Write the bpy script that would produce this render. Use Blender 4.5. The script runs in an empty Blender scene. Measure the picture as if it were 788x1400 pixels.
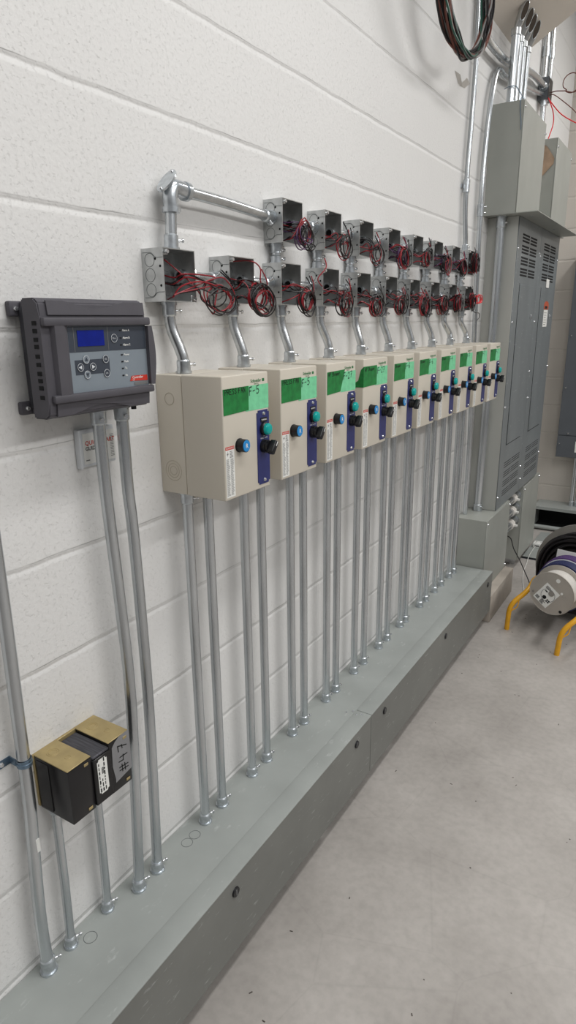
import bpy, bmesh, math, random
from mathutils import Vector, Matrix, Quaternion

SC = bpy.context.scene
COL = SC.collection
V = Vector
PI = math.pi
ORD = ['first', 'second', 'third', 'fourth', 'fifth', 'sixth', 'seventh', 'eighth', 'ninth', 'tenth']

# ------------------------------------------------------------------ materials
def srgb(r, g, b):
    def c(v):
        v /= 255.0
        return v / 12.92 if v <= 0.04045 else ((v + 0.055) / 1.055) ** 2.4
    return (c(r), c(g), c(b), 1.0)

def mat(name, col, rough=0.5, metal=0.0, var=0.0, scale=20.0, bump=0.0, bscale=200.0, stretch=(1, 1, 1),
        spec=0.5, emit=None, estr=0.0, dark=None, detail=4.0):
    m = bpy.data.materials.new(name)
    m.use_nodes = True
    nt = m.node_tree
    b = nt.nodes['Principled BSDF']
    b.inputs['Roughness'].default_value = rough
    b.inputs['Metallic'].default_value = metal
    b.inputs['Specular IOR Level'].default_value = spec
    tc = nt.nodes.new('ShaderNodeTexCoord')
    mp = nt.nodes.new('ShaderNodeMapping')
    mp.inputs['Scale'].default_value = stretch
    nt.links.new(tc.outputs['Object'], mp.inputs['Vector'])
    if var > 0:
        n = nt.nodes.new('ShaderNodeTexNoise')
        n.inputs['Scale'].default_value = scale
        n.inputs['Detail'].default_value = detail
        nt.links.new(mp.outputs['Vector'], n.inputs['Vector'])
        r = nt.nodes.new('ShaderNodeValToRGB')
        lo = dark if dark else tuple(max(0, c * (1 - var)) for c in col[:3]) + (1,)
        hi = tuple(min(1, c * (1 + var * 0.6)) for c in col[:3]) + (1,)
        r.color_ramp.elements[0].position = 0.33
        r.color_ramp.elements[0].color = lo
        r.color_ramp.elements[1].position = 0.67
        r.color_ramp.elements[1].color = hi
        nt.links.new(n.outputs['Fac'], r.inputs['Fac'])
        nt.links.new(r.outputs['Color'], b.inputs['Base Color'])
    else:
        rgb = nt.nodes.new('ShaderNodeRGB')
        rgb.outputs[0].default_value = col
        nt.links.new(rgb.outputs[0], b.inputs['Base Color'])
    if bump > 0:
        n2 = nt.nodes.new('ShaderNodeTexNoise')
        n2.inputs['Scale'].default_value = bscale
        n2.inputs['Detail'].default_value = 3
        nt.links.new(mp.outputs['Vector'], n2.inputs['Vector'])
        bp = nt.nodes.new('ShaderNodeBump')
        bp.inputs['Strength'].default_value = bump
        bp.inputs['Distance'].default_value = 0.002
        nt.links.new(n2.outputs['Fac'], bp.inputs['Height'])
        nt.links.new(bp.outputs['Normal'], b.inputs['Normal'])
    if emit:
        b.inputs['Emission Color'].default_value = emit
        b.inputs['Emission Strength'].default_value = estr
    return m

def block_mat(name, col, axis, u0, z0, var=0.03, bumpd=0.006):
    """painted concrete block: coursed joints 203 mm apart, blocks 406 mm long, pitted face"""
    m = bpy.data.materials.new(name)
    m.use_nodes = True
    nt = m.node_tree
    N = nt.nodes.new
    L = nt.links.new
    b = nt.nodes['Principled BSDF']
    b.inputs['Roughness'].default_value = 0.55
    b.inputs['Specular IOR Level'].default_value = 0.3
    tc = N('ShaderNodeTexCoord')
    sp = N('ShaderNodeSeparateXYZ')
    L(tc.outputs['Object'], sp.inputs[0])
    cb = N('ShaderNodeCombineXYZ')
    a1 = N('ShaderNodeMath'); a1.operation = 'SUBTRACT'; a1.inputs[1].default_value = u0
    a2 = N('ShaderNodeMath'); a2.operation = 'SUBTRACT'; a2.inputs[1].default_value = z0
    L(sp.outputs[axis], a1.inputs[0]); L(sp.outputs[2], a2.inputs[0])
    L(a1.outputs[0], cb.inputs[0]); L(a2.outputs[0], cb.inputs[1])
    # little waviness of the joints
    nw = N('ShaderNodeTexNoise'); nw.inputs['Scale'].default_value = 14
    L(tc.outputs['Object'], nw.inputs['Vector'])
    vm = N('ShaderNodeVectorMath'); vm.operation = 'SCALE'; vm.inputs['Scale'].default_value = 0.006
    L(nw.outputs['Color'], vm.inputs[0])
    va = N('ShaderNodeVectorMath'); va.operation = 'ADD'
    L(cb.outputs[0], va.inputs[0]); L(vm.outputs[0], va.inputs[1])
    def brick(bw, ms, off):
        br = N('ShaderNodeTexBrick')
        br.offset = off; br.offset_frequency = 2; br.squash = 1.0
        br.inputs['Scale'].default_value = 1.0
        br.inputs['Mortar Size'].default_value = ms
        br.inputs['Mortar Smooth'].default_value = 1.0
        br.inputs['Brick Width'].default_value = bw
        br.inputs['Row Height'].default_value = 0.2032
        L(va.outputs[0], br.inputs['Vector'])
        return br
    bh = brick(1000.0, 0.0100, 0.0)      # bed joints, deep
    bv = brick(0.4064, 0.0045, 0.5)       # head joints, nearly filled with paint
    pv = N('ShaderNodeTexNoise'); pv.inputs['Scale'].default_value = 130; pv.inputs['Detail'].default_value = 5
    pv.inputs['Roughness'].default_value = 0.65
    L(tc.outputs['Object'], pv.inputs['Vector'])
    pr = N('ShaderNodeValToRGB')
    pr.color_ramp.elements[0].position = 0.30; pr.color_ramp.elements[0].color = (0, 0, 0, 1)
    pr.color_ramp.elements[1].position = 0.44; pr.color_ramp.elements[1].color = (1, 1, 1, 1)
    L(pv.outputs['Fac'], pr.inputs['Fac'])
    nf = N('ShaderNodeTexNoise'); nf.inputs['Scale'].default_value = 115; nf.inputs['Detail'].default_value = 3
    L(tc.outputs['Object'], nf.inputs['Vector'])
    def mul(o, k):
        x = N('ShaderNodeMath'); x.operation = 'MULTIPLY'; x.inputs[1].default_value = k
        L(o, x.inputs[0]); return x.outputs[0]
    def add(o, p):
        x = N('ShaderNodeMath'); x.operation = 'ADD'
        L(o, x.inputs[0]); L(p, x.inputs[1]); return x.outputs[0]
    h = add(add(mul(bh.outputs['Fac'], -0.36), mul(bv.outputs['Fac'], -0.08)),
            add(mul(pr.outputs['Color'], 0.11), mul(nf.outputs['Fac'], 0.17)))
    bp = N('ShaderNodeBump'); bp.inputs['Strength'].default_value = 0.8; bp.inputs['Distance'].default_value = bumpd
    L(h, bp.inputs['Height']); L(bp.outputs['Normal'], b.inputs['Normal'])
    # colour
    nc = N('ShaderNodeTexNoise'); nc.inputs['Scale'].default_value = 2.5; nc.inputs['Detail'].default_value = 3
    L(tc.outputs['Object'], nc.inputs['Vector'])
    cr = N('ShaderNodeValToRGB')
    cr.color_ramp.elements[0].color = tuple(c * (1 - var) for c in col[:3]) + (1,)
    cr.color_ramp.elements[1].color = tuple(min(1, c * (1 + var)) for c in col[:3]) + (1,)
    L(nc.outputs['Fac'], cr.inputs['Fac'])
    # sparse dark pinholes
    mx = N('ShaderNodeMix'); mx.data_type = 'RGBA'; mx.blend_type = 'MULTIPLY'
    pd = N('ShaderNodeValToRGB')
    pd.color_ramp.elements[0].position = 0.25; pd.color_ramp.elements[0].color = (0.45, 0.43, 0.41, 1)
    pd.color_ramp.elements[1].position = 0.33; pd.color_ramp.elements[1].color = (1, 1, 1, 1)
    L(pv.outputs['Fac'], pd.inputs['Fac'])
    mx.inputs[0].default_value = 0.6
    L(cr.outputs['Color'], mx.inputs[6]); L(pd.outputs['Color'], mx.inputs[7])
    # thin dark line painted as edge shade along the upper lip of each bed joint, coming and going
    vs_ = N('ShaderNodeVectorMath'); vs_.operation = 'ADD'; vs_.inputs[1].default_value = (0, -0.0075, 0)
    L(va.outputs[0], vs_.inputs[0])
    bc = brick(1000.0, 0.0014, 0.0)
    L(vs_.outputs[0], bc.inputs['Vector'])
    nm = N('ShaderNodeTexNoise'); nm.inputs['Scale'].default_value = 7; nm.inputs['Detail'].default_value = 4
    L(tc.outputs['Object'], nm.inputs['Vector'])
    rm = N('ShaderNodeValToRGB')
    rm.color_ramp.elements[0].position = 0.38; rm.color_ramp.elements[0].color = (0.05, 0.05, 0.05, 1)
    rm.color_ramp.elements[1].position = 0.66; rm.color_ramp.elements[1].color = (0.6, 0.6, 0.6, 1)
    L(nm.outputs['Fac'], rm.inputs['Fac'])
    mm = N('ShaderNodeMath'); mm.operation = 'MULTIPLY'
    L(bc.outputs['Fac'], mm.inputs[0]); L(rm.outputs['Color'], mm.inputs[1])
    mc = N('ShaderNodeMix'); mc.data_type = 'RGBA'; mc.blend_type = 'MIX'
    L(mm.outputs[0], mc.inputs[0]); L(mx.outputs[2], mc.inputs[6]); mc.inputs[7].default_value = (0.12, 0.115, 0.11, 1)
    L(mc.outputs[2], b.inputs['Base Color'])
    return m

def scuffed(m):
    """pale streaky scuffs over a paint"""
    nt = m.node_tree; N = nt.nodes.new; L = nt.links.new
    b = nt.nodes['Principled BSDF']
    src = b.inputs['Base Color'].links[0].from_socket
    tc = N('ShaderNodeTexCoord'); mp = N('ShaderNodeMapping'); mp.inputs['Scale'].default_value = (3, 1.2, 5)
    L(tc.outputs['Object'], mp.inputs['Vector'])
    n = N('ShaderNodeTexNoise'); n.inputs['Scale'].default_value = 14; n.inputs['Detail'].default_value = 8; n.inputs['Roughness'].default_value = 0.7
    L(mp.outputs['Vector'], n.inputs['Vector'])
    r = N('ShaderNodeValToRGB')
    r.color_ramp.elements[0].position = 0.60; r.color_ramp.elements[0].color = (0, 0, 0, 1)
    r.color_ramp.elements[1].position = 0.74; r.color_ramp.elements[1].color = (0.6, 0.6, 0.6, 1)
    L(n.outputs['Fac'], r.inputs['Fac'])
    mx = N('ShaderNodeMix'); mx.data_type = 'RGBA'
    L(r.outputs['Color'], mx.inputs[0]); L(src, mx.inputs[6]); mx.inputs[7].default_value = srgb(205, 208, 206)
    L(mx.outputs[2], b.inputs['Base Color'])
    return m

M = {}
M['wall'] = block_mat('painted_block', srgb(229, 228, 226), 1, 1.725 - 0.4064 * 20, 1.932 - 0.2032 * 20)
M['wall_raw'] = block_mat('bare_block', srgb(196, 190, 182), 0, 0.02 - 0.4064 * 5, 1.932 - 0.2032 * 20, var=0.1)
M['soffit'] = mat('soffit_paint', srgb(222, 214, 204), 0.7, var=0.03, scale=3)
M['galv'] = mat('galvanized_tube', srgb(206, 210, 213), 0.27, 0.92, var=0.25, scale=30, stretch=(1, 1, 0.10), bump=0.05)
M['galv_h'] = mat('galvanized_bend', srgb(208, 211, 213), 0.25, 0.92, var=0.16, scale=40, bump=0.05)
M['zinc'] = mat('zinc_fitting', srgb(205, 210, 214), 0.28, 0.92, var=0.15, scale=90)
M['zinc_box'] = mat('zinc_sheet', srgb(196, 198, 198), 0.30, 0.86, var=0.16, scale=35)
M['line'] = mat('stamped_line', srgb(120, 124, 124), 0.5, 0.5, var=0.1, scale=60)
M['hole'] = mat('dark_hole', srgb(14, 14, 16), 0.8, var=0.2, scale=50)
M['beige'] = mat('beige_enamel', srgb(207, 200, 187), 0.42, var=0.012, scale=5, bump=0.03, bscale=600)
M['beige_line'] = mat('beige_stamp', srgb(176, 167, 150), 0.5, var=0.05, scale=40)
M['tape_d'] = mat('green_tape_dark', srgb(28, 128, 62), 0.55, var=0.22, scale=70, bump=0.15, bscale=300)
M['tape_l'] = mat('green_tape_light', srgb(128, 212, 164), 0.55, var=0.10, scale=70, bump=0.15, bscale=300)
M['ink'] = mat('black_marker', srgb(18, 22, 22), 0.6, var=0.2, scale=90)
M['ink_grey'] = mat('grey_print', srgb(120, 120, 120), 0.6, var=0.1, scale=90)
M['navy'] = mat('navy_plate', srgb(48, 54, 112), 0.4, var=0.12, scale=40)
M['black'] = mat('black_plastic', srgb(24, 25, 28), 0.35, var=0.15, scale=60)
M['teal'] = mat('teal_lens', srgb(0, 158, 152), 0.22, var=0.1, scale=60, emit=srgb(0, 150, 145), estr=0.12)
M['blue'] = mat('blue_cap', srgb(38, 140, 205), 0.35, var=0.06, scale=60)
M['white'] = mat('white_label', srgb(232, 232, 228), 0.6, var=0.03, scale=40)
M['offwhite'] = mat('white_print', srgb(214, 217, 220), 0.6, var=0.03, scale=40)
M['red'] = mat('red_print', srgb(205, 62, 48), 0.5, var=0.06, scale=40)
M['logo_green'] = mat('logo_green', srgb(40, 120, 70), 0.5, var=0.06, scale=40)
M['ctl'] = mat('charcoal_plastic', srgb(84, 82, 88), 0.55, var=0.06, scale=30, bump=0.12, bscale=900)
M['ctl_dark'] = mat('charcoal_plastic_dark', srgb(54, 54, 60), 0.6, var=0.08, scale=30)
M['face_d'] = mat('face_dark', srgb(66, 72, 82), 0.4, var=0.04, scale=30)
M['face_l'] = mat('face_light', srgb(134, 143, 151), 0.4, var=0.03, scale=30)
M['lcd'] = mat('blue_lcd', srgb(18, 36, 132), 0.2, var=0.12, scale=60, emit=srgb(10, 30, 120), estr=0.05)
M['gold'] = mat('yellow_chromate', srgb(178, 160, 116), 0.45, 0.35, var=0.14, scale=25)
M['xblack'] = mat('black_lacquer', srgb(28, 27, 29), 0.28, var=0.2, scale=25)
M['core'] = mat('laminated_core', srgb(82, 82, 88), 0.5, 0.4, var=0.35, scale=25, stretch=(1, 12, 1))
M['duct'] = mat('grey_duct_tape', srgb(140, 140, 142), 0.5, 0.15, var=0.05, scale=40)
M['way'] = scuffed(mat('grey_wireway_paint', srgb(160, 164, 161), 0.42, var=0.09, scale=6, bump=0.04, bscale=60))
M['way_shaded'] = scuffed(mat('grey_wireway_shaded', srgb(122, 123, 119), 0.42, var=0.09, scale=6, bump=0.04, bscale=60))  # wireway paint darkened: the front's shade is put into the colour
M['panel'] = scuffed(mat('grey_panel_paint', srgb(124, 129, 131), 0.36, var=0.10, scale=6, stretch=(1, 1, 0.4), bump=0.03, bscale=40))
M['panel_side'] = mat('galvanized_panel_side', srgb(186, 187, 182), 0.42, 0.35, var=0.10, scale=4, stretch=(1, 1, 0.3))
M['pull'] = mat('grey_pullbox_paint', srgb(162, 164, 158), 0.42, var=0.05, scale=7, bump=0.03, bscale=60)
M['panel_dark'] = mat('slate_panel_paint', srgb(92, 96, 101), 0.45, var=0.07, scale=6)
M['concrete'] = mat('pad_concrete', srgb(178, 170, 160), 0.85, var=0.12, scale=9, bump=0.3, bscale=90)
M['cardboard'] = mat('brown_cardboard', srgb(172, 148, 126), 0.8, var=0.25, scale=18)
M['orange'] = mat('orange_sticker', srgb(190, 92, 62), 0.5, var=0.08, scale=40)
M['wred'] = mat('red_wire', srgb(150, 34, 44), 0.4, var=0.12, scale=60)
M['wred_b'] = mat('bright_red_wire', srgb(225, 38, 48), 0.4, var=0.08, scale=60)
M['wblack'] = mat('black_wire', srgb(28, 24, 26), 0.4, var=0.15, scale=60)
M['wpurple'] = mat('purple_wire', srgb(84, 52, 92), 0.4, var=0.12, scale=60)
M['wgreen'] = mat('green_wire', srgb(34, 82, 68), 0.4, var=0.12, scale=60)
M['wbrown'] = mat('brown_wire', srgb(112, 66, 56), 0.4, var=0.12, scale=60)
M['wgrey'] = mat('grey_wire', srgb(150, 148, 146), 0.4, var=0.1, scale=60)
M['wwhite'] = mat('white_wire', srgb(222, 218, 212), 0.45, var=0.06, scale=90, stretch=(1, 8, 1))
M['worange'] = mat('orange_wire', srgb(190, 84, 50), 0.4, var=0.1, scale=60)
M['wnavy'] = mat('navy_wire', srgb(52, 58, 98), 0.4, var=0.1, scale=60, stretch=(1, 10, 1))
M['wviolet'] = mat('violet_wire', srgb(92, 66, 120), 0.4, var=0.1, scale=60, stretch=(1, 10, 1))
M['flange'] = mat('steel_flange', srgb(190, 184, 176), 0.42, 0.45, var=0.06, scale=15)
M['flange_g'] = mat('grey_flange', srgb(150, 146, 140), 0.6, 0.1, var=0.1, scale=15)
M['yellow'] = mat('yellow_enamel', srgb(228, 170, 40), 0.35, var=0.08, scale=30)
M['steel'] = mat('bright_screw', srgb(222, 224, 226), 0.22, 0.95, var=0.1, scale=90)
M['blue_strap'] = mat('blue_zinc_strap', srgb(120, 140, 158), 0.35, 0.8, var=0.15, scale=60)
M['paper'] = mat('torn_paint', srgb(206, 202, 196), 0.8, var=0.08, scale=30)
M['debris'] = mat('floor_debris', srgb(92, 86, 80), 0.9, var=0.3, scale=90)

def floor_mat():
    m = bpy.data.materials.new('ground_concrete')
    m.use_nodes = True
    nt = m.node_tree; N = nt.nodes.new; L = nt.links.new
    b = nt.nodes['Principled BSDF']
    b.inputs['Specular IOR Level'].default_value = 0.35
    tc = N('ShaderNodeTexCoord')
    n1 = N('ShaderNodeTexNoise'); n1.inputs['Scale'].default_value = 3.2; n1.inputs['Detail'].default_value = 8; n1.inputs['Roughness'].default_value = 0.6
    n2 = N('ShaderNodeTexNoise'); n2.inputs['Scale'].default_value = 45; n2.inputs['Detail'].default_value = 6
    L(tc.outputs['Object'], n1.inputs['Vector']); L(tc.outputs['Object'], n2.inputs['Vector'])
    r1 = N('ShaderNodeValToRGB')
    e = r1.color_ramp.elements
    e[0].position = 0.28; e[0].color = srgb(163, 158, 153)
    e[1].position = 0.72; e[1].color = srgb(189, 184, 179)
    mid = e.new(0.5); mid.color = srgb(177, 172, 167)
    L(n1.outputs['Fac'], r1.inputs['Fac'])
    r2 = N('ShaderNodeValToRGB')
    r2.color_ramp.elements[0].position = 0.3; r2.color_ramp.elements[0].color = (0.9, 0.9, 0.9, 1)
    r2.color_ramp.elements[1].position = 0.6; r2.color_ramp.elements[1].color = (1, 1, 1, 1)
    L(n2.outputs['Fac'], r2.inputs['Fac'])
    mx = N('ShaderNodeMix'); mx.data_type = 'RGBA'; mx.blend_type = 'MULTIPLY'; mx.inputs[0].default_value = 1
    L(r1.outputs['Color'], mx.inputs[6]); L(r2.outputs['Color'], mx.inputs[7])
    # hairline scratches
    w = N('ShaderNodeTexVoronoi'); w.feature = 'DISTANCE_TO_EDGE'; w.inputs['Scale'].default_value = 2.3
    L(tc.outputs['Object'], w.inputs['Vector'])
    r3 = N('ShaderNodeValToRGB')
    r3.color_ramp.elements[0].position = 0.0; r3.color_ramp.elements[0].color = (0.94, 0.94, 0.94, 1)
    r3.color_ramp.elements[1].position = 0.006; r3.color_ramp.elements[1].color = (1, 1, 1, 1)
    L(w.outputs['Distance'], r3.inputs['Fac'])
    mx2 = N('ShaderNodeMix'); mx2.data_type = 'RGBA'; mx2.blend_type = 'MULTIPLY'; mx2.inputs[0].default_value = 1
    L(mx.outputs[2], mx2.inputs[6]); L(r3.outputs['Color'], mx2.inputs[7])
    L(mx2.outputs[2], b.inputs['Base Color'])
    rr = N('ShaderNodeMapRange'); rr.inputs[3].default_value = 0.38; rr.inputs[4].default_value = 0.62
    L(n1.outputs['Fac'], rr.inputs[0]); L(rr.outputs[0], b.inputs['Roughness'])
    bp = N('ShaderNodeBump'); bp.inputs['Strength'].default_value = 0.12; bp.inputs['Distance'].default_value = 0.003
    L(n2.outputs['Fac'], bp.inputs['Height']); L(bp.outputs['Normal'], b.inputs['Normal'])
    return m
M['floor'] = floor_mat()

# ------------------------------------------------------------------ mesh helpers (all in world coordinates)
def box(bm, x0, x1, y0, y1, z0, z1, bev=0.0, seg=2):
    vs = [bm.verts.new(p) for p in ((x0, y0, z0), (x1, y0, z0), (x1, y1, z0), (x0, y1, z0),
                                    (x0, y0, z1), (x1, y0, z1), (x1, y1, z1), (x0, y1, z1))]
    fs = [bm.faces.new([vs[i] for i in q]) for q in ((0, 3, 2, 1), (4, 5, 6, 7), (0, 1, 5, 4), (1, 2, 6, 5), (2, 3, 7, 6), (3, 0, 4, 7))]
    if bev > 0:
        es = list({e for f in fs for e in f.edges})
        bmesh.ops.bevel(bm, geom=es, offset=bev, segments=seg, affect='EDGES', profile=0.5)
    return bm

def frame(d):
    d = V(d).normalized()
    a = V((0, 0, 1)) if abs(d.z) < 0.9 else V((1, 0, 0))
    u = d.cross(a).normalized()
    w = d.cross(u).normalized()
    return d, u, w

def cyl(bm, p0, p1, r, seg=16, r2=None, cap=True):
    p0, p1 = V(p0), V(p1)
    d, u, w = frame(p1 - p0)
    r2 = r if r2 is None else r2
    a = [bm.verts.new(p0 + (u * math.cos(t) + w * math.sin(t)) * r) for t in [2 * PI * i / seg for i in range(seg)]]
    b = [bm.verts.new(p1 + (u * math.cos(t) + w * math.sin(t)) * r2) for t in [2 * PI * i / seg for i in range(seg)]]
    for i in range(seg):
        j = (i + 1) % seg
        bm.faces.new((a[i], a[j], b[j], b[i]))
    if cap:
        bm.faces.new(a[::-1]); bm.faces.new(b)
    return bm

def spline(pts, n=8, closed=False):
    P = [V(p) for p in pts]
    out = []
    m = len(P)
    rng = range(m) if closed else range(m - 1)
    for i in rng:
        if closed:
            a, b, c, d = P[(i - 1) % m], P[i], P[(i + 1) % m], P[(i + 2) % m]
        else:
            a, b, c, d = P[max(i - 1, 0)], P[i], P[i + 1], P[min(i + 2, m - 1)]
        for k in range(n):
            t = k / n
            out.append(0.5 * ((2 * b) + (c - a) * t + (2 * a - 5 * b + 4 * c - d) * t * t + (3 * b - a - 3 * c + d) * t ** 3))
    if not closed:
        out.append(P[-1])
    return out

def bend(pts, rad, n=6):
    """polyline with rounded corners"""
    P = [V(p) for p in pts]
    out = [P[0]]
    for i in range(1, len(P) - 1):
        a, b, c = P[i - 1], P[i], P[i + 1]
        d1, d2 = (a - b), (c - b)
        l = min(rad, d1.length * 0.49, d2.length * 0.49)
        s, e = b + d1.normalized() * l, b + d2.normalized() * l
        for k in range(n + 1):
            t = k / n
            out.append(s * (1 - t) ** 2 + b * 2 * t * (1 - t) + e * t * t)
    out.append(P[-1])
    return out

def tube(bm, pts, r, seg=12, closed=False, cap=True, radii=None):
    P = [V(p) for p in pts]
    n = len(P)
    rings = []
    prev = None
    for i in range(n):
        if closed:
            t = (P[(i + 1) % n] - P[i - 1])
        else:
            t = P[min(i + 1, n - 1)] - P[max(i - 1, 0)]
        if t.length < 1e-9:
            t = V((0, 0, 1))
        t.normalize()
        if prev is None:
            d, u, w = frame(t)
        else:
            u = prev - t * prev.dot(t)
            if u.length < 1e-6:
                d, u, w = frame(t)
            u.normalize()
            w = t.cross(u)
        prev = u
        rr = radii[i] if radii else r
        rings.append([bm.verts.new(P[i] + (u * math.cos(a) + w * math.sin(a)) * rr) for a in [2 * PI * k / seg for k in range(seg)]])
    m = n if closed else n - 1
    for i in range(m):
        A, B = rings[i], rings[(i + 1) % n]
        for k in range(seg):
            j = (k + 1) % seg
            bm.faces.new((A[k], A[j], B[j], B[k]))
    if cap and not closed:
        bm.faces.new(rings[0][::-1]); bm.faces.new(rings[-1])
    return bm

def ring(bm, c, axis, R, r, n=28, seg=6):
    d, u, w = frame(axis)
    return tube(bm, [V(c) + (u * math.cos(t) + w * math.sin(t)) * R for t in [2 * PI * i / n for i in range(n)]], r, seg, closed=True)

def prism(bm, pts, ext):
    ext = V(ext)
    a = [bm.verts.new(V(p)) for p in pts]
    b = [bm.verts.new(V(p) + ext) for p in pts]
    n = len(a)
    bm.faces.new(a[::-1]); bm.faces.new(b)
    for i in range(n):
        j = (i + 1) % n
        bm.faces.new((a[i], a[j], b[j], b[i]))
    return bm

def annulus(bm, c, axis, R, r0, t, n=48):
    """flat disc of thickness t with a bore of radius r0, from c along axis"""
    d, u, w = frame(axis)
    c = V(c)
    L = []
    for rr, o in ((R, 0), (R, t), (r0, t), (r0, 0)):
        L.append([bm.verts.new(c + d * o + (u * math.cos(a) + w * math.sin(a)) * rr) for a in [2 * PI * i / n for i in range(n)]])
    for k in range(4):
        A, B = L[k], L[(k + 1) % 4]
        for i in range(n):
            j = (i + 1) % n
            bm.faces.new((A[i], A[j], B[j], B[i]))
    return bm

def root_of(o):
    off = V((0, 0, 0))
    while o is not None:
        off += o.location
        o = o.parent
    return off

def obj(name, bm, m, parent=None, loc=(0, 0, 0), sharp=38):
    """link a bmesh given in world coordinates as one mesh object"""
    bmesh.ops.recalc_face_normals(bm, faces=bm.faces)
    me = bpy.data.meshes.new(name)
    off = root_of(parent) + V(loc)
    bmesh.ops.translate(bm, verts=bm.verts, vec=-off)
    bm.to_mesh(me); bm.free()
    if len(me.polygons):
        me.polygons.foreach_set('use_smooth', [True] * len(me.polygons))
        me.set_sharp_from_angle(angle=math.radians(sharp))
    me.materials.append(M[m] if isinstance(m, str) else m)
    o = bpy.data.objects.new(name, me)
    o.location = loc
    COL.objects.link(o)
    if parent is not None:
        o.parent = parent
    return o

def B():
    return bmesh.new()

def thing(name, label, cat, loc, group=None):
    o = bpy.data.objects.new(name, None)
    o.empty_display_size = 0.05
    COL.objects.link(o)
    o.location = loc
    o['label'] = label; o['category'] = cat
    if group: o['group'] = group
    return o

def tag(o, label, cat, group=None, kind=None):
    o['label'] = label; o['category'] = cat
    if group: o['group'] = group
    if kind: o['kind'] = kind
    return o

def struct(name, bm, m, loc=(0, 0, 0)):
    o = obj(name, bm, m, None, loc)
    o['kind'] = 'structure'
    return o

def dup(src, loc, label=None, parent=None):
    c = src.copy()
    COL.objects.link(c)
    if parent is None:
        c.location = loc
        if label: c['label'] = label
    else:
        c.parent = parent
    for ch in list(src.children):
        dup(ch, None, None, c)
    return c

YZ = Matrix(((0, 0, 1), (1, 0, 0), (0, 1, 0)))      # text x -> +y, text y -> +z, faces +x
XZ = Matrix(((1, 0, 0), (0, 0, -1), (0, 1, 0)))      # faces -y
def text(body, size, origin, R, m, name, parent, align='LEFT', bold=0.0):
    cu = bpy.data.curves.new('lettering', 'FONT')
    cu.body = body; cu.size = size; cu.align_x = align; cu.align_y = 'CENTER'
    cu.offset = bold; cu.resolution_u = 2
    t = bpy.data.objects.new('lettering', cu)
    COL.objects.link(t)
    bpy.context.view_layer.update()
    dg = bpy.context.evaluated_depsgraph_get()
    me = bpy.data.meshes.new_from_object(t.evaluated_get(dg))
    bpy.data.objects.remove(t)
    bm = B(); bm.from_mesh(me); bpy.data.meshes.remove(me)
    for v in bm.verts:
        v.co = R @ v.co + V(origin)
    return obj(name, bm, m, parent)

STROKE = {
 'P': [[(0, 0), (.02, 1), (.5, .95), (.55, .7), (.4, .5), (.02, .45)]],
 'R': [[(0, 0), (.02, 1), (.5, .95), (.55, .7), (.4, .5), (.02, .45)], [(.25, .47), (.6, 0)]],
 'E': [[(.5, 1), (0, .98), (.02, 0), (.5, .02)], [(0, .5), (.4, .52)]],
 'S': [[(.55, .85), (.35, 1), (.08, .85), (.15, .62), (.45, .42), (.5, .18), (.28, 0), (0, .12)]],
 'F': [[(.55, 1), (.02, .97), (0, 0)], [(0, .5), (.4, .52)]],
 'A': [[(0, 0), (.3, 1), (.6, 0)], [(.12, .38), (.48, .4)]],
 'N': [[(0, 0), (.02, 1), (.52, .02), (.55, 1)]],
 'h': [[(0, 1), (.02, 0)], [(.02, .45), (.25, .6), (.4, .4), (.42, 0)]],
 'o': [[(.22, .6), (.02, .35), (.2, 0), (.42, .25), (.38, .52), (.22, .6)]],
 'w': [[(0, .6), (.12, 0), (.25, .45), (.4, 0), (.52, .6)]],
 'e': [[(.03, .32), (.42, .36), (.3, .6), (.05, .45), (.08, .1), (.42, .06)]],
 'r': [[(0, .6), (.03, 0)], [(.03, .38), (.2, .58), (.4, .52)]],
 '5': [[(.6, 1.05), (.12, .98), (.08, .55), (.42, .58), (.55, .3), (.35, .02), (0, .08)]],
 '2': [[(0, .8), (.25, 1), (.5, .8), (.4, .5), (0, 0), (.58, .02)]],
 '7': [[(0, .95), (.55, 1), (.2, 0)], [(.15, .5), (.5, .55)]],
 '6': [[(.5, 1), (.1, .6), (.05, .2), (.3, 0), (.52, .2), (.4, .45), (.08, .35)]],
 '4': [[(.08, 1), (.02, .48), (.55, .46)], [(.45, .85), (.42, 0)]],
 '#': [[(.18, 0), (.28, 1)], [(.48, 0), (.58, 1)], [(.02, .35), (.72, .38)], [(.06, .68), (.76, .7)]],
 '-': [[(.02, .45), (.42, .5)]], ' ': [],
}
def strokes(bm, s, h, fn, lw, adv=0.78, jit=0.03, seed=1):
    """marker lettering as flat ribbons; fn maps plane (u, v) to a point"""
    rg = random.Random(seed)
    u = 0
    for ch in s:
        dy = rg.uniform(-jit, jit)
        for st in STROKE[ch]:
            pts = [((u + a) * h, (b + dy) * h) for a, b in st]
            for (a, b), (c, d) in zip(pts, pts[1:]):
                L = math.hypot(c - a, d - b) or 1e-6
                tx, ty = (c - a) / L, (d - b) / L
                nx, ny = -ty * lw / 2, tx * lw / 2
                ex, ey = tx * lw * 0.35, ty * lw * 0.35
                q = [(a - ex + nx, b - ey + ny), (a - ex - nx, b - ey - ny), (c + ex - nx, d + ey - ny), (c + ex + nx, d + ey + ny)]
                bm.faces.new([bm.verts.new(fn(*p)) for p in q])
        u += adv if ch != ' ' else 0.5
    return bm

def quad_yz(bm, x, y0, y1, z0, z1, t=0.0004):
    return box(bm, x, x + t, y0, y1, z0, z1)

def screw_head(bm, p, d, r=0.004, h=0.0022):
    p, d = V(p), V(d).normalized()
    cyl(bm, p, p + d * h, r, 12, r * 0.7)

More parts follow.
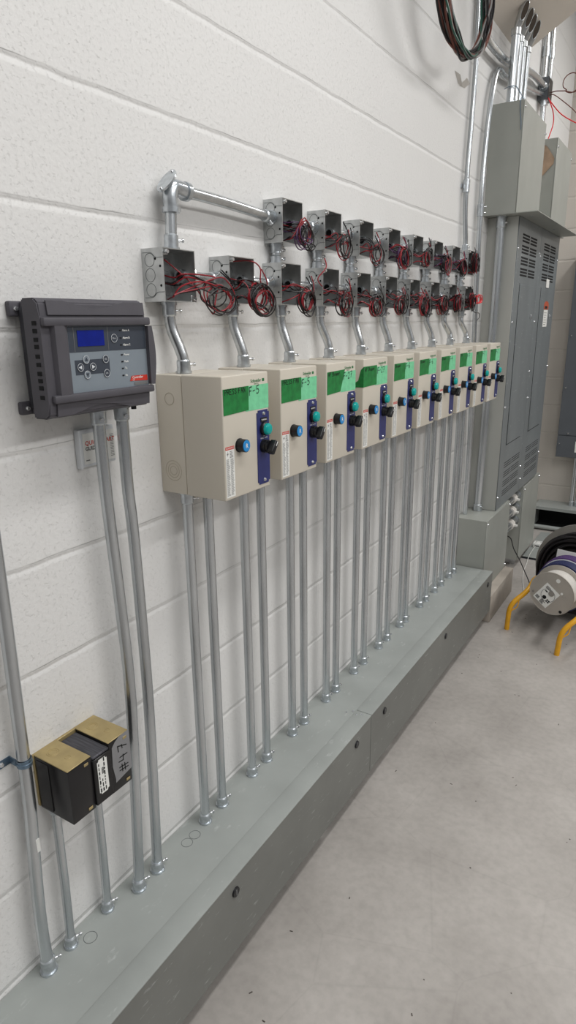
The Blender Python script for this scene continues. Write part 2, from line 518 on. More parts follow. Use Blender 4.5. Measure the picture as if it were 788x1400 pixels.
# ================================================================== SETTING
YB = 5.17
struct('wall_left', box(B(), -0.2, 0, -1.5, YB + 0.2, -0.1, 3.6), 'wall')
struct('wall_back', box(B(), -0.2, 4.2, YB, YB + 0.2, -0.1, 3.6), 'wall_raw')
struct('floor', box(B(), -0.2, 4.2, -3.0, YB + 0.2, -0.1, 0), 'floor')
# sloped soffit over the panels
def sof(x): return 2.81 + 0.58 * (x - 0.056)
struct('ceiling', prism(B(), [(0, 3.05, sof(0)), (1.35, 3.05, sof(1.35)), (1.35, 3.05, 3.6), (0, 3.05, 3.6)], (0, 0.70, 0)), 'soffit')
# concrete housekeeping pad in front of the lower pull box
o = struct('trim_1', box(B(), 0.0, 0.2137, 3.185, 3.66, 0, 0.15, 0.004), 'concrete')

# ================================================================== WIREWAY (two lengths)
def wireway(y0, y1, latches, label, plate=False):
    zb, zt, d = 0.076, 0.293, 0.2137
    t = thing('wireway', label, 'wireway', (0, y0, zb), 'wireway lengths along the wall')
    obj('trough_body', box(B(), 0.001, d - 0.002, y0, y1, zb + 0.002, zt), 'way', t)
    bm = B()
    box(bm, 0.160, d + 0.0012, y0 + 0.0012, y1 - 0.0012, zt - 0.002, zt + 0.0022, 0.0012, 2)
    obj('top_strip', bm, 'way', t)
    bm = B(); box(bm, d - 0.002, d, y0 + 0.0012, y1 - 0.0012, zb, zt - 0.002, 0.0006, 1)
    obj('front_cover', bm, 'way_shaded', t)
    for y in latches:
        bm = B()
        cyl(bm, (d, y, 0.215 + 0.035), (d + 0.004, y, 0.25), 0.0125, 20, 0.0115)
        l = obj('latch', bm, 'black', t)
        obj('slot', box(B(), d + 0.004, d + 0.0046, y - 0.0016, y + 0.0016, 0.242, 0.258), 'ink_grey', l)
    if plate:
        bm = B()
        for (a, b) in ((0.135, -0.02), (0.152, 0.03), (0.172, -0.015), (0.185, 0.02)):
            cyl(bm, (a, y1 - 0.02 + b * 0.3, zt), (a, y1 - 0.02 + b * 0.3, zt + 0.003), 0.004, 10, 0.003)
        obj('joint_screw', bm, 'steel', t)
    bm = B()
    for yy in (y0 + 0.25, y1 - 0.25):
        box(bm, 0.02, 0.17, yy - 0.02, yy + 0.02, 0.0, zb, 0.001, 1)
    obj('support_strut', bm, 'galv_h', t)
    return t
wireway(0.15, 1.700, [0.948, 1.592], 'grey painted wireway, near length running out of the picture at bottom left', True)
wireway(1.700, 3.172, [1.808, 2.445, 3.090], 'grey painted wireway, far length ending at the grey pull box')
# stamped knockout rings on the near wireway top
kw = [o for o in COL.objects if o.name == 'wireway'][0]
for (x, y) in ((0.045, 0.665), (0.05, 0.97), (0.05, 1.0)):
    bm = B(); ring(bm, (x, y, 0.2931), (0, 0, 1), 0.014, 0.0006, 24, 5)
    obj('knockout', bm, 'line', kw)

# ================================================================== MOTOR STARTER BOXES
EY, EP, EW, EZ0, EZ1, ED, ES = 1.0209, 0.2149, 0.1645, 1.178, 1.432, 0.1757, 0.0713
def starter_proto():
    t = thing('motor_starter_box', '', 'starter box', (0, EY, EZ0), 'motor starter boxes in a row')
    y0, y1 = EY, EY + EW
    bd = obj('box_body', box(B(), 0.0, ES - 0.0006, y0 + 0.0007, y1 - 0.0007, EZ0 + 0.0007, EZ1 - 0.0007, 0.002), 'beige', t)
    for (x, z, rs) in ((0.0365, EZ0 + 0.204, (0.0125,)), (0.0365, EZ0 + 0.051, (0.022, 0.0155, 0.0095))):
        for r in rs:
            bm = B(); ring(bm, (x, y0 + 0.0007, z), (0, 1, 0), r, 0.0007, 32, 5)
            obj('knockout', bm, 'beige_line', bd)
    obj('cover', box(B(), ES, ED, y0, y1, EZ0, EZ1, 0.0028, 3), 'beige', t)
    x = ED
    # maker's lettering above the tape
    text('Schneider', 0.0098, (x + 0.0003, y0 + 0.0985, EZ0 + 0.2375), YZ, 'logo_green', 'maker_lettering', t, bold=0.00015)
    lg = [c for c in t.children if c.name.startswith('maker_lettering')][0]
    bm = B(); quad_yz(bm, x, y0 + 0.1415, y0 + 0.1495, EZ0 + 0.2345, EZ0 + 0.2405)
    obj('emblem', bm, 'logo_green', lg)
    text('Electric', 0.0055, (x + 0.0003, y0 + 0.111, EZ0 + 0.2315), YZ, 'logo_green', 'small_lettering', lg)
    # navy legend plate
    bm = B(); box(bm, x, x + 0.0014, y0 + 0.1172, y0 + 0.1636, EZ0 + 0.010, EZ0 + 0.1735, 0.0)
    es = [e for e in bm.edges if abs(e.verts[0].co.x - e.verts[1].co.x) > 0.0005]
    bmesh.ops.bevel(bm, geom=es, offset=0.005, segments=4, affect='EDGES')
    pl = obj('legend_plate', bm, 'navy', t)
    for z in (0.1655, 0.0185):
        bm = B(); screw_head(bm, (x + 0.0014, y0 + 0.1425, EZ0 + z), (1, 0, 0), 0.0042, 0.0028)
        obj('screw', bm, 'steel', pl)
    bm = B(); quad_yz(bm, x + 0.0014, y0 + 0.1305, y0 + 0.1545, EZ0 + 0.1475, EZ0 + 0.157, 0.0012)
    lp = obj('name_tag', bm, 'black', pl)
    bm = B(); quad_yz(bm, x + 0.0026, y0 + 0.135, y0 + 0.151, EZ0 + 0.1505, EZ0 + 0.1538, 0.0003)
    obj('tag_print', bm, 'white', lp) if False else None
    bm.free() if bm.is_valid else None
    text('RUNNING', 0.0042, (x + 0.0028, y0 + 0.1425, EZ0 + 0.1523), YZ, 'white', 'name_print', pl, 'CENTER', 0.0001)
    text('HAND   AUTO', 0.0042, (x + 0.0016, y0 + 0.1425, EZ0 + 0.1120), YZ, 'white', 'position_print', pl, 'CENTER', 0.0001)
    text('OFF', 0.0040, (x + 0.0016, y0 + 0.1425, EZ0 + 0.1168), YZ, 'white', 'position_print', pl, 'CENTER', 0.0001)
    # pilot light
    zc, yc = EZ0 + 0.1325, y0 + 0.1412
    bm = B(); cyl(bm, (x + 0.0014, yc, zc), (x + 0.008, yc, zc), 0.0145, 24); cyl(bm, (x + 0.008, yc, zc), (x + 0.010, yc, zc), 0.0145, 24, 0.0128)
    p = obj('pilot_light', bm, 'black', t)
    bm = B()
    prof = [(0.0, 0.0125), (0.006, 0.0125), (0.0085, 0.0112), (0.0100, 0.008), (0.0107, 0.0)]
    for (a, r), (b, s) in zip(prof, prof[1:]):
        cyl(bm, (x + 0.009 + a, yc, zc), (x + 0.009 + b, yc, zc), r, 24, max(s, 0.0002), cap=(s == 0.0))
    obj('lens', bm, 'teal', p)
    # selector switch
    zc, yc = EZ0 + 0.0945, y0 + 0.1400
    bm = B(); cyl(bm, (x + 0.0014, yc, zc), (x + 0.012, yc, zc), 0.0145, 24); cyl(bm, (x + 0.012, yc, zc), (x + 0.018, yc, zc), 0.0125, 24)
    s = obj('selector_switch', bm, 'black', t)
    bm = B(); box(bm, -0.0, 0.016, -0.0068, 0.0068, -0.0165, 0.0150, 0.003, 3)
    bmesh.ops.rotate(bm, verts=bm.verts, cent=(0, 0, 0), matrix=Matrix.Rotation(math.radians(-38), 3, 'X'))
    bmesh.ops.translate(bm, verts=bm.verts, vec=(x + 0.0175, yc, zc))
    k = obj('lever', bm, 'black', s)
    bm = B(); box(bm, 0.0158, 0.0164, -0.0012, 0.0012, 0.003, 0.0135)
    bmesh.ops.rotate(bm, verts=bm.verts, cent=(0, 0, 0), matrix=Matrix.Rotation(math.radians(-38), 3, 'X'))
    bmesh.ops.translate(bm, verts=bm.verts, vec=(x + 0.0175, yc, zc))
    obj('pointer', bm, 'white', s)
    # reset button
    zc, yc = EZ0 + 0.1100, y0 + 0.0525
    bm = B(); cyl(bm, (x, yc, zc), (x + 0.0025, yc, zc), 0.0148, 24); cyl(bm, (x + 0.0025, yc, zc), (x + 0.018, yc, zc), 0.0138, 24, 0.0134)
    r = obj('reset_button', bm, 'black', t)
    bm = B(); cyl(bm, (x + 0.018, yc, zc), (x + 0.0195, yc, zc), 0.0122, 24, 0.0116)
    obj('cap', bm, 'blue', r)
    text('R', 0.0135, (x + 0.0197, yc, zc), YZ, 'white', 'letter', r, 'CENTER', 0.0002)
    # warning label
    bm = B(); quad_yz(bm, x, y0 + 0.0042, y0 + 0.0335, EZ0 + 0.006, EZ0 + 0.1075)
    w = obj('warning_label', bm, 'white', t)
    bm = B(); quad_yz(bm, x + 0.0001, y0 + 0.0042, y0 + 0.0335, EZ0 + 0.1060, EZ0 + 0.1125)
    obj('label_header', bm, 'red', w)
    bm = B()
    rg = random.Random(4)
    for col in (0, 1):
        z = EZ0 + 0.086
        while z > EZ0 + 0.009:
            L = rg.uniform(0.007, 0.0115)
            quad_yz(bm, x + 0.0004, y0 + 0.0062 + col * 0.0135, y0 + 0.0062 + col * 0.0135 + L, z, z + 0.0009, 0.0002)
            z -= 0.0023
    for k in range(5):
        quad_yz(bm, x + 0.0004, y0 + 0.018, y0 + 0.018 + rg.uniform(0.007, 0.012), EZ0 + 0.0895 + k * 0.003, EZ0 + 0.0908 + k * 0.003, 0.0002)
    prism(bm, [(x + 0.0004, y0 + 0.009, EZ0 + 0.092), (x + 0.0004, y0 + 0.0145, EZ0 + 0.099), (x + 0.0004, y0 + 0.0105, EZ0 + 0.0985), (x + 0.0004, y0 + 0.012, EZ0 + 0.104), (x + 0.0004, y0 + 0.0075, EZ0 + 0.0965), (x + 0.0004, y0 + 0.0108, EZ0 + 0.0965)], (0.0002, 0, 0))
    obj('label_print', bm, 'ink_grey', w)
    text('WARNING', 0.0058, (x + 0.0006, y0 + 0.0188, EZ0 + 0.1092), YZ, 'white', 'label_title', w, 'CENTER')
    return t

proto = starter_proto()
WRITE = [('PRESS FAN', 'F-5'), ('PRESS FAN', 'F-5'), ('AP Shower', 'F-27'), ('AP Shower', 'F-27'), ('Shower', 'F-6'),
         ('Shower', 'F-6'), ('Shower', 'F-4'), ('FAN', 'F-7'), ('FAN', 'F-7'), ('FAN', 'F-2')]
SLAB = ['beige starter box nearest the camera, green tape reading PRESS FAN F-5',
        'beige starter box right behind the nearest one, green tape also reading PRESS FAN F-5',
        'beige starter box, third along the row, dark tape edge slanting, light tape reading F-27',
        'beige starter box, fourth along, dark green tape wrapped round its side, reading F-27',
        'beige starter box, fifth along the row, tape reading F-6, behind the second F-27 box',
        'beige starter box, sixth along the row, second of the two taped F-6',
        'beige starter box, seventh along the row, fourth from the grey panels',
        'beige starter box, eighth along the row, third from the grey panels',
        'beige starter box, ninth along the row, next to last before the grey panels',
        'beige starter box farthest from the camera, tenth and last, against the grey panels']
boxes = [proto]
for k in range(1, 10):
    boxes.append(dup(proto, (0, EY + EP * k, EZ0)))
for k, t in enumerate(boxes):
    t['label'] = SLAB[k]
    y0 = EY + EP * k
    x = ED
    a = 0.0025 if k != 3 else 0.0
    dz = [0, 0.002, 0.004, 0.003, 0.0, 0.001, 0.0, 0.002, 0.0, 0.001][k]
    if k == 2:      # slanted cut
        bm = prism(B(), [(x + 0.0005, y0 + 0.003, EZ0 + 0.176), (x + 0.0005, y0 + 0.075, EZ0 + 0.179), (x + 0.0005, y0 + 0.1, EZ0 + 0.2345), (x + 0.0005, y0 + 0.003, EZ0 + 0.2325)], (0.0003, 0, 0))
    elif k == 3:    # wraps round the corner on to the side
        bm = prism(B(), [(x + 0.0005, y0 - 0.0004, EZ0 + 0.177), (x + 0.0005, y0 + 0.088, EZ0 + 0.179), (x + 0.0005, y0 + 0.088, EZ0 + 0.2335), (x + 0.0005, y0 - 0.0004, EZ0 + 0.2335)], (0.0003, 0, 0))
        prism(bm, [(x + 0.0008, y0 - 0.0008, EZ0 + 0.177), (x + 0.0008, y0 - 0.0008, EZ0 + 0.2335), (x - 0.008, y0 - 0.0008, EZ0 + 0.225), (x - 0.016, y0 - 0.0008, EZ0 + 0.195), (x - 0.048, y0 - 0.0008, EZ0 + 0.176)], (0, 0.0004, 0))
    else:
        bm = prism(B(), [(x + 0.0005, y0 + a, EZ0 + 0.1765 + dz), (x + 0.0005, y0 + 0.0885, EZ0 + 0.179 + dz * 0.5), (x + 0.0005, y0 + 0.090, EZ0 + 0.229 + dz), (x + 0.0005, y0 + a, EZ0 + 0.2285 + dz)], (0.0003, 0, 0))
    td = obj('dark_green_tape', bm, 'tape_d', t)
    bm = B(); quad_yz(bm, x + 0.0001, y0 + 0.078, y0 + EW - 0.0003, EZ0 + 0.1765, EZ0 + 0.2285, 0.0003)
    tl = obj('light_green_tape', bm, 'tape_l', t)
    w1, w2 = WRITE[k]
    bm = strokes(B(), w1, 0.0104, lambda u, v: (x + 0.00095, y0 + 0.008 + u, EZ0 + 0.2165 + dz + v + u * 0.02), 0.0017, 0.80 if k < 2 else 0.72, 0.06, k)
    obj('handwriting', bm, 'ink', td)
    bm = strokes(B(), w2, 0.0165, lambda u, v: (x + 0.00055 + (0.0004 if u < 0.012 else 0), y0 + 0.0925 + u, EZ0 + 0.2085 + v + u * 0.05), 0.0020, 0.8, 0.04, k + 20)
    obj('handwriting', bm, 'ink', tl)

# ================================================================== JUNCTION BOXES
JW, JH, JD = 0.096, 0.100, 0.056
JLZ, JUZ = 1.575, 1.722
JL = [1.0065 + 0.2132 * k for k in range(10)]
JU = [1.442 + 0.2141 * k for k in range(8)]
def jbox_proto(name, y0, z0):
    t = thing(name, '', 'junction box', (0, y0, z0), '')
    w = 0.0018
    bm = B()
    box(bm, 0.0, w, y0, y0 + JW, z0, z0 + JH)
    box(bm, w, JD, y0, y0 + w, z0, z0 + JH)
    box(bm, w, JD, y0 + JW - w, y0 + JW, z0, z0 + JH)
    box(bm, w, JD, y0 + w, y0 + JW - w, z0, z0 + w)
    box(bm, w, JD, y0 + w, y0 + JW - w, z0 + JH - w, z0 + JH)
    sh = obj('box_shell', bm, 'zinc_box', t)
    # cover ears with screws
    for (yy, zz) in ((y0 + 0.009, z0 + JH - 0.0075), (y0 + JW - 0.009, z0 + 0.0075)):
        e = obj('cover_ear', box(B(), JD - 0.0045, JD - 0.0005, yy - 0.0075, yy + 0.0075, zz - 0.006, zz + 0.006, 0.001, 1), 'zinc_box', t)
        bm = B(); cyl(bm, (JD - 0.006, yy, zz), (JD + 0.004, yy, zz), 0.0018, 8); cyl(bm, (JD + 0.003, yy, zz), (JD + 0.006, yy, zz), 0.0044, 12, 0.0036)
        obj('screw', bm, 'steel', e)
    # stamped knockouts on the near side, back and far side
    for (x, z) in ((0.021, 0.078), (0.021, 0.050), (0.021, 0.022)):
        bm = B(); ring(bm, (x, y0, z0 + z), (0, 1, 0), 0.0125, 0.0006, 24, 5); obj('knockout', bm, 'line', t)
    for (yy, z) in ((0.026, 0.074), (0.07, 0.074), (0.026, 0.026), (0.07, 0.026)):
        bm = B(); ring(bm, (w, y0 + yy, z0 + z), (1, 0, 0), 0.0125, 0.0006, 24, 5); obj('knockout', bm, 'line', t)
    # folded corner tab outline
    for a, s in ((z0 + JH - 0.012, 1), (z0 + 0.012, -1)):
        bm = B()
        tube(bm, bend([(0.004, y0 - 0.0002, a + 0.004 * s), (0.027, y0 - 0.0002, a + 0.004 * s), (0.036, y0 - 0.0002, a - 0.006 * s), (JD, y0 - 0.0002, a - 0.006 * s)], 0.006), 0.0006, 5)
        obj('tab_line', bm, 'line', t)
    bm = B()
    for (x, z) in ((0.036, 0.080), (0.048, 0.066), (0.048, 0.030)):
        cyl(bm, (x, y0 + 0.0002, z0 + z), (x, y0 - 0.0003, z0 + z), 0.0026, 10)
    obj('mounting_hole', bm, 'hole', t)
    # bushing of the nipple inside the far wall
    bm = B(); annulus(bm, (0.020, y0 + JW - w - 0.007, z0 + 0.052), (0, 1, 0), 0.0145, 0.0095, 0.007, 24)
    b = obj('bushing', bm, 'zinc', t)
    bm = B(); cyl(bm, (0.020, y0 + JW - w - 0.002, z0 + 0.052), (0.020, y0 + JW - w - 0.0005, z0 + 0.052), 0.0095, 20)
    obj('bore', bm, 'hole', b)
    return t
jl0 = jbox_proto('junction_box', JL[0], JLZ)
jl0['group'] = 'lower row of open junction boxes'
for k in range(10):
    t = jl0 if k == 0 else dup(jl0, (0, JL[k], JLZ))
    t['label'] = ('open junction box at the near end of the lower row, above the nearest starter box' if k == 0 else
                  'open junction box at the far end of the lower row, bright red coil beside it' if k == 9 else
                  'open steel junction box, %s from the near end of the lower row' % ORD[k])
ju0 = None
for k in range(8):
    t = dup(jl0, (0, JU[k], JUZ))
    t['group'] = 'upper row of open junction boxes'
    t['label'] = ('open junction box at the near end of the upper row, fed by long horizontal conduit' if k == 0 else
                  'open steel junction box at the far end of the upper row, under the wall conduit' if k == 7 else
                  'open steel junction box, %s from the near end of the upper row' % ORD[k])

# ================================================================== CONDUITS
R34 = 0.0117
def connector(parent, p, d, r=R34, L=0.028, screw=(0.5, 0.85, 0), name='connector'):
    """set-screw fitting: starts at p on the box and runs L along d; locknut ring at the box"""
    p, d = V(p), V(d).normalized()
    bm = B()
    cyl(bm, p, p + d * 0.005, r + 0.0058, 10)
    cyl(bm, p + d * 0.005, p + d * (L - 0.003), r + 0.0030, 20, r + 0.0026)
    cyl(bm, p + d * (L - 0.003), p + d * L, r + 0.0026, 20, r + 0.0004)
    c = obj(name, bm, 'zinc', parent)
    s = V(screw).normalized()
    q = p + d * (L * 0.62) + s * (r + 0.002)
    bm = B()
    cyl(bm, q, q + s * 0.005, 0.0034, 10)
    cyl(bm, q + s * 0.005, q + s * 0.009, 0.0024, 8)
    cyl(bm, q + s * 0.009, q + s * 0.0125, 0.0046, 10, 0.0038)
    obj('set_screw', bm, 'steel', c)
    return c

# -- twenty drops from the starter boxes into the wireway
FEET = [1.0506, 1.1219, 1.262, 1.3372, 1.4817, 1.5538, 1.701, 1.7701, 1.9136, 1.9942, 2.1342, 2.2129, 2.3506, 2.4074,
        2.5807, 2.655, 2.7725, 2.8657, 2.986, 3.0549]
XF = 0.044
def drop_proto(y):
    t = thing('conduit', '', 'conduit', (XF, y, 0.293), 'conduits from the starter boxes down to the wireway')
    bm = B(); tube(bm, [(XF, y, 0.2935), (XF, y, 0.6), (XF, y, 0.9), (XF, y, EZ0)], R34, 18)
    obj('pipe', bm, 'galv', t)
    connector(t, (XF, y, 0.293), (0, 0, 1), screw=(0.35, 0.9, 0))
    connector(t, (XF, y, EZ0), (0, 0, -1), screw=(0.6, 0.8, 0))
    return t
d0 = drop_proto(FEET[0])
for i, y in enumerate(FEET):
    t = d0 if i == 0 else dup(d0, (XF, y, 0.293))
    k, j = i // 2, i % 2
    where = 'the nearest starter box' if k == 0 else 'the farthest starter box' if k == 9 else 'the %s starter box along' % ORD[k]
    t['label'] = 'galvanized conduit below %s, %s of its pair' % (where, 'left one' if j == 0 else 'right one')

# -- bent conduits from lower junction boxes to starter boxes
BT = [1.0539, 1.2727, 1.4821, 1.6923, 1.9186, 2.1325, 2.3432, 2.5564, 2.7656, 2.9939]
BB = [1.062, 1.2784, 1.4867, 1.7054, 1.9205, 2.141, 2.3515, 2.5713, 2.7971, 3.0239]
BB = [b + 0.004 for b in BB]
for k in range(10):
    yt, yb = BT[k], BB[k]
    t = thing('conduit', 'short bent conduit joining the %s to the starter box under it' % (
        'nearest lower junction box' if k == 0 else 'farthest lower junction box' if k == 9 else '%s lower junction box along' % ORD[k]),
        'conduit', (0.042, yb, EZ1), 'short bent conduits above the starter boxes')
    bm = B()
    tube(bm, spline([(0.022, yt, JLZ), (0.022, yt, JLZ - 0.03), (0.025, yt + 0.002, JLZ - 0.055), (0.036, yb - 0.003, EZ1 + 0.052), (0.042, yb, EZ1 + 0.028), (0.042, yb, EZ1)], 6), R34, 16)
    obj('pipe', bm, 'galv_h', t)
    connector(t, (0.022, yt, JLZ), (0, 0, -1), screw=(0.5, 0.85, 0))
    connector(t, (0.042, yb, EZ1), (0, 0, 1), screw=(0.5, 0.85, 0))

# -- vertical nipples between the two rows
NV = [1.4743, 1.6855, 1.8902, 2.1066, 2.3165, 2.5385, 2.7607, 2.9652]
NV = [a - 0.004 for a in NV]
for k in range(8):
    y = NV[k]
    t = thing('conduit_nipple', 'short upright nipple between the rows, under the %s' % (
        'nearest upper junction box' if k == 0 else 'farthest upper junction box' if k == 7 else '%s upper junction box along' % ORD[k]),
        'conduit nipple', (0.018, y, JLZ + JH), 'upright nipples between the junction box rows')
    z0, z1 = JLZ + JH, JUZ
    bm = B(); cyl(bm, (0.018, y, z0), (0.018, y, z1), R34, 18); obj('pipe', bm, 'galv', t)
    connector(t, (0.018, y, z0), (0, 0, 1), L=0.021, screw=(0.45, 0.9, 0))
    connector(t, (0.018, y, z1), (0, 0, -1), L=0.021, screw=(0.45, 0.9, 0))

# -- horizontal nipples between neighbouring boxes
def hnip(ya, yb, z, label, group):
    t = thing('conduit_nipple', label, 'conduit nipple', (0.020, ya, z), group)
    bm = B(); cyl(bm, (0.020, ya, z), (0.020, yb, z), R34, 18); obj('pipe', bm, 'galv_h', t)
    connector(t, (0.020, yb, z), (0, -1, 0), L=0.024, screw=(0.9, 0, 0.4))
    connector(t, (0.020, ya, z), (0, 1, 0), L=0.024, screw=(0.9, 0, 0.4))
for k in range(9):
    hnip(JL[k] + JW, JL[k + 1], JLZ + 0.052, 'horizontal nipple between the %s and %s lower junction boxes along' % (ORD[k], ORD[k + 1]), 'horizontal nipples of the lower row')
for k in range(7):
    hnip(JU[k] + JW, JU[k + 1], JUZ + 0.058, 'horizontal nipple between the %s and %s upper junction boxes along' % (ORD[k], ORD[k + 1]), 'horizontal nipples of the upper row')

# -- pulling elbow with riser and long horizontal conduit
ex, ey, ez = 0.030, 1.070, 1.787
t = thing('conduit', 'short upright conduit rising from the nearest lower junction box to the pulling elbow', 'conduit', (ex, 1.0625, JLZ + JH))
bm = B(); tube(bm, [(ex, 1.0625, JLZ + JH), (ex, 1.066, 1.735), (ex, 1.069, ez - 0.022)], R34, 18); obj('pipe', bm, 'galv', t)
connector(t, (ex, 1.0625, JLZ + JH), (0, 0.05, 1), L=0.03)
t = thing('pulling_elbow', 'zinc pulling elbow with oval cover at the corner of the long horizontal conduit', 'elbow fitting', (ex, ey, ez))
bm = B()
tube(bm, spline([(ex, ey - 0.001, ez - 0.040), (ex, ey - 0.002, ez - 0.012), (ex, ey + 0.004, ez + 0.004), (ex, ey + 0.020, ez + 0.006), (ex, ey + 0.046, ez + 0.003)], 6), 0.0155, 18,
     radii=None)
cyl(bm, (ex, ey - 0.001, ez - 0.042), (ex, ey - 0.001, ez - 0.032), 0.0185, 18)
cyl(bm, (ex, ey + 0.040, ez + 0.003), (ex, ey + 0.050, ez + 0.003), 0.0185, 18)
obj('elbow_body', bm, 'zinc', t)
bm = B()
n = V((0, -0.72, 0.69)); c = V((ex, ey - 0.008, ez + 0.013))
dd, uu, ww = n, V((1, 0, 0)), n.cross(V((1, 0, 0)))
pts = [c + uu * 0.017 * math.cos(a) + ww * 0.031 * math.sin(a) for a in [2 * PI * i / 28 for i in range(28)]]
prism(bm, pts, n * 0.004)
cv = obj('elbow_cover', bm, 'zinc', t)
for s in (-1, 1):
    bm = B(); screw_head(bm, c + ww * 0.025 * s + n * 0.004, n, 0.0042, 0.003); obj('screw', bm, 'steel', cv)
t = thing('conduit', 'long horizontal conduit from the pulling elbow to the upper row of boxes', 'conduit', (ex, ey + 0.05, ez))
bm = B(); tube(bm, spline([(ex, ey + 0.045, ez + 0.003), (ex - 0.003, 1.25, ez + 0.001), (0.024, JU[0], ez - 0.007)], 8), R34, 18); obj('pipe', bm, 'galv_h', t)
connector(t, (0.024, JU[0], ez - 0.007), (0, -1, 0.03), L=0.032, screw=(0.6, 0, -0.8))

# ================================================================== WIRE BUNDLES
def bundle(name, y0, z0, seed, label, group, cy=0.09, cz=0.008, a=0.034, b=0.030, turns=2, cols=('wred', 'wblack'), rows=2, extra=None):
    rg = random.Random(seed)
    t = thing(name, label, 'wires', (JD, y0 + JW / 2, z0), group)
    names = {'wred': 'red_wire', 'wblack': 'black_wire', 'wpurple': 'purple_wire', 'wred_b': 'bright_red_wire'}
    for ci, cname in enumerate(cols):
        bm = B()
        for q in range(rows + (1 if cname == 'wblack' else 0)):
            ox = 0.0025 * ci + 0.005 * q
            sy, sz = rg.uniform(0.03, 0.06), rg.uniform(0.035, 0.06)
            cyy = cy + rg.uniform(-0.016, 0.016); czz = cz + rg.uniform(-0.010, 0.010)
            ra, rb = a * rg.uniform(0.75, 1.1), b * rg.uniform(0.75, 1.1)
            ph0 = rg.uniform(1.6, 2.8)
            pts = [(0.010, y0 + sy, z0 + sz), (0.034, y0 + sy + 0.008, z0 + sz - 0.006), (0.054, y0 + 0.066 + rg.uniform(-0.01, 0.01), z0 + 0.036 + rg.uniform(-0.01, 0.02))]
            nt = turns + rg.choice((0, 0.5))
            m = int(nt * 8)
            for i in range(m + 1):
                ph = ph0 + 2 * PI * nt * i / m
                kx = 0.064 + ox + 0.006 * math.sin(ph * 0.5 + seed)
                pts.append((kx, y0 + cyy + ra * math.cos(ph) * (1 - 0.08 * math.sin(i)), z0 + czz + rb * math.sin(ph) * (1 + 0.1 * math.cos(i * 1.7))))
            e = rg.choice((0, 1))
            if e == 0:
                pts += [(0.058, y0 + 0.045 + rg.uniform(-0.01, 0.01), z0 + 0.016), (0.040, y0 + 0.04, z0 + 0.010), (0.022, y0 + 0.045, z0 + 0.006)]
            else:
                pts += [(0.068, y0 + cyy + ra * 1.2, z0 + czz + 0.03), (0.062, y0 + cyy + ra * 0.8 + rg.uniform(-0.02, 0.02), z0 + czz + 0.062)]
            tube(bm, spline(pts, 4), 0.00150, 6)
        if extra and ci == 0:
            for e in extra:
                tube(bm, spline(e, 6), 0.00165, 6)
        obj(names[cname], bm, cname, t)
    return t
GL, GU = 'wire bundles of the lower junction boxes', 'wire bundles of the upper junction boxes'
y, z = JL[0], JLZ
bundle('wire_bundle', y, z, 5, 'red and black wires looping out of the nearest lower junction box', GL, cy=0.148, cz=0.008, a=0.052, b=0.030, turns=1,
       extra=[[(0.012, y + 0.04, z + 0.088), (0.03, y + 0.055, z + 0.07), (0.058, y + 0.09, z + 0.03), (0.07, y + 0.12, z - 0.015), (0.07, y + 0.135, z - 0.022), (0.07, y + 0.14, z + 0.0), (0.068, y + 0.16, z + 0.03), (0.07, y + 0.2, z + 0.012)],
              [(0.05, y + 0.03, z + 0.008), (0.062, y + 0.045, z + 0.03), (0.07, y + 0.10, z + 0.04), (0.072, y + 0.17, z + 0.025), (0.07, y + 0.2, z + 0.0), (0.07, y + 0.19, z - 0.012)]])
y = JL[1]
bundle('wire_bundle', y, z, 8, 'red and black wires looping out of the second lower junction box along', GL, cy=0.105, cz=0.012, a=0.042, b=0.034, turns=2,
       extra=[[(0.012, y + 0.05, z + 0.092), (0.05, y + 0.088, z + 0.095), (0.066, y + 0.106, z + 0.08), (0.068, y + 0.104, z + 0.05), (0.07, y + 0.125, z + 0.02), (0.07, y + 0.15, z - 0.005)]])
CZ = [0, 0, 0.006, 0.008, 0.004, 0.010, 0.012, 0.016, 0.026, 0.034]
CY = [0, 0, 0.105, 0.105, 0.115, 0.108, 0.10, 0.10, 0.075, 0.06]
for k in range(2, 10):
    y = JL[k]
    ext = None
    if k == 3:
        ext = [[(0.03, y + 0.05, z + 0.05), (0.06, y - 0.02, z + 0.055), (0.066, y - 0.045, z + 0.07), (0.066, y + 0.0, z + 0.10), (0.05, y + 0.02, z + 0.125)]]
    bundle('wire_bundle', y, z, 11 + k, ('red and black wires tangled in the farthest lower junction box' if k == 9 else
           'red and black wires looping out of the %s lower junction box along' % ORD[k]), GL,
           cy=CY[k], cz=CZ[k], a=0.034 if k < 8 else 0.022, b=0.030, turns=2 if k < 8 else 3, rows=2 if k < 6 else 3, extra=ext)
for k in range(8):
    y = JU[k]
    cols = ('wpurple', 'wblack', 'wred') if k in (0, 3, 5, 6) else ('wred', 'wblack')
    bundle('wire_bundle', y, JUZ, 40 + k, ('red and black wires packed in the farthest upper junction box' if k == 7 else
           'wires looping out of the %s upper junction box along' % ORD[k]), GU,
           cy=(0.095, 0.10, 0.098, 0.10, 0.105, 0.10, 0.10, 0.055)[k], cz=(0.022, 0.008, 0.010, 0.02, 0.03, 0.02, 0.02, 0.045)[k],
           a=0.030 if k < 7 else 0.020, b=0.028 if k < 7 else 0.036, turns=1 if k < 3 else 2 if k < 7 else 3, cols=cols, rows=2 if k != 7 else 3)
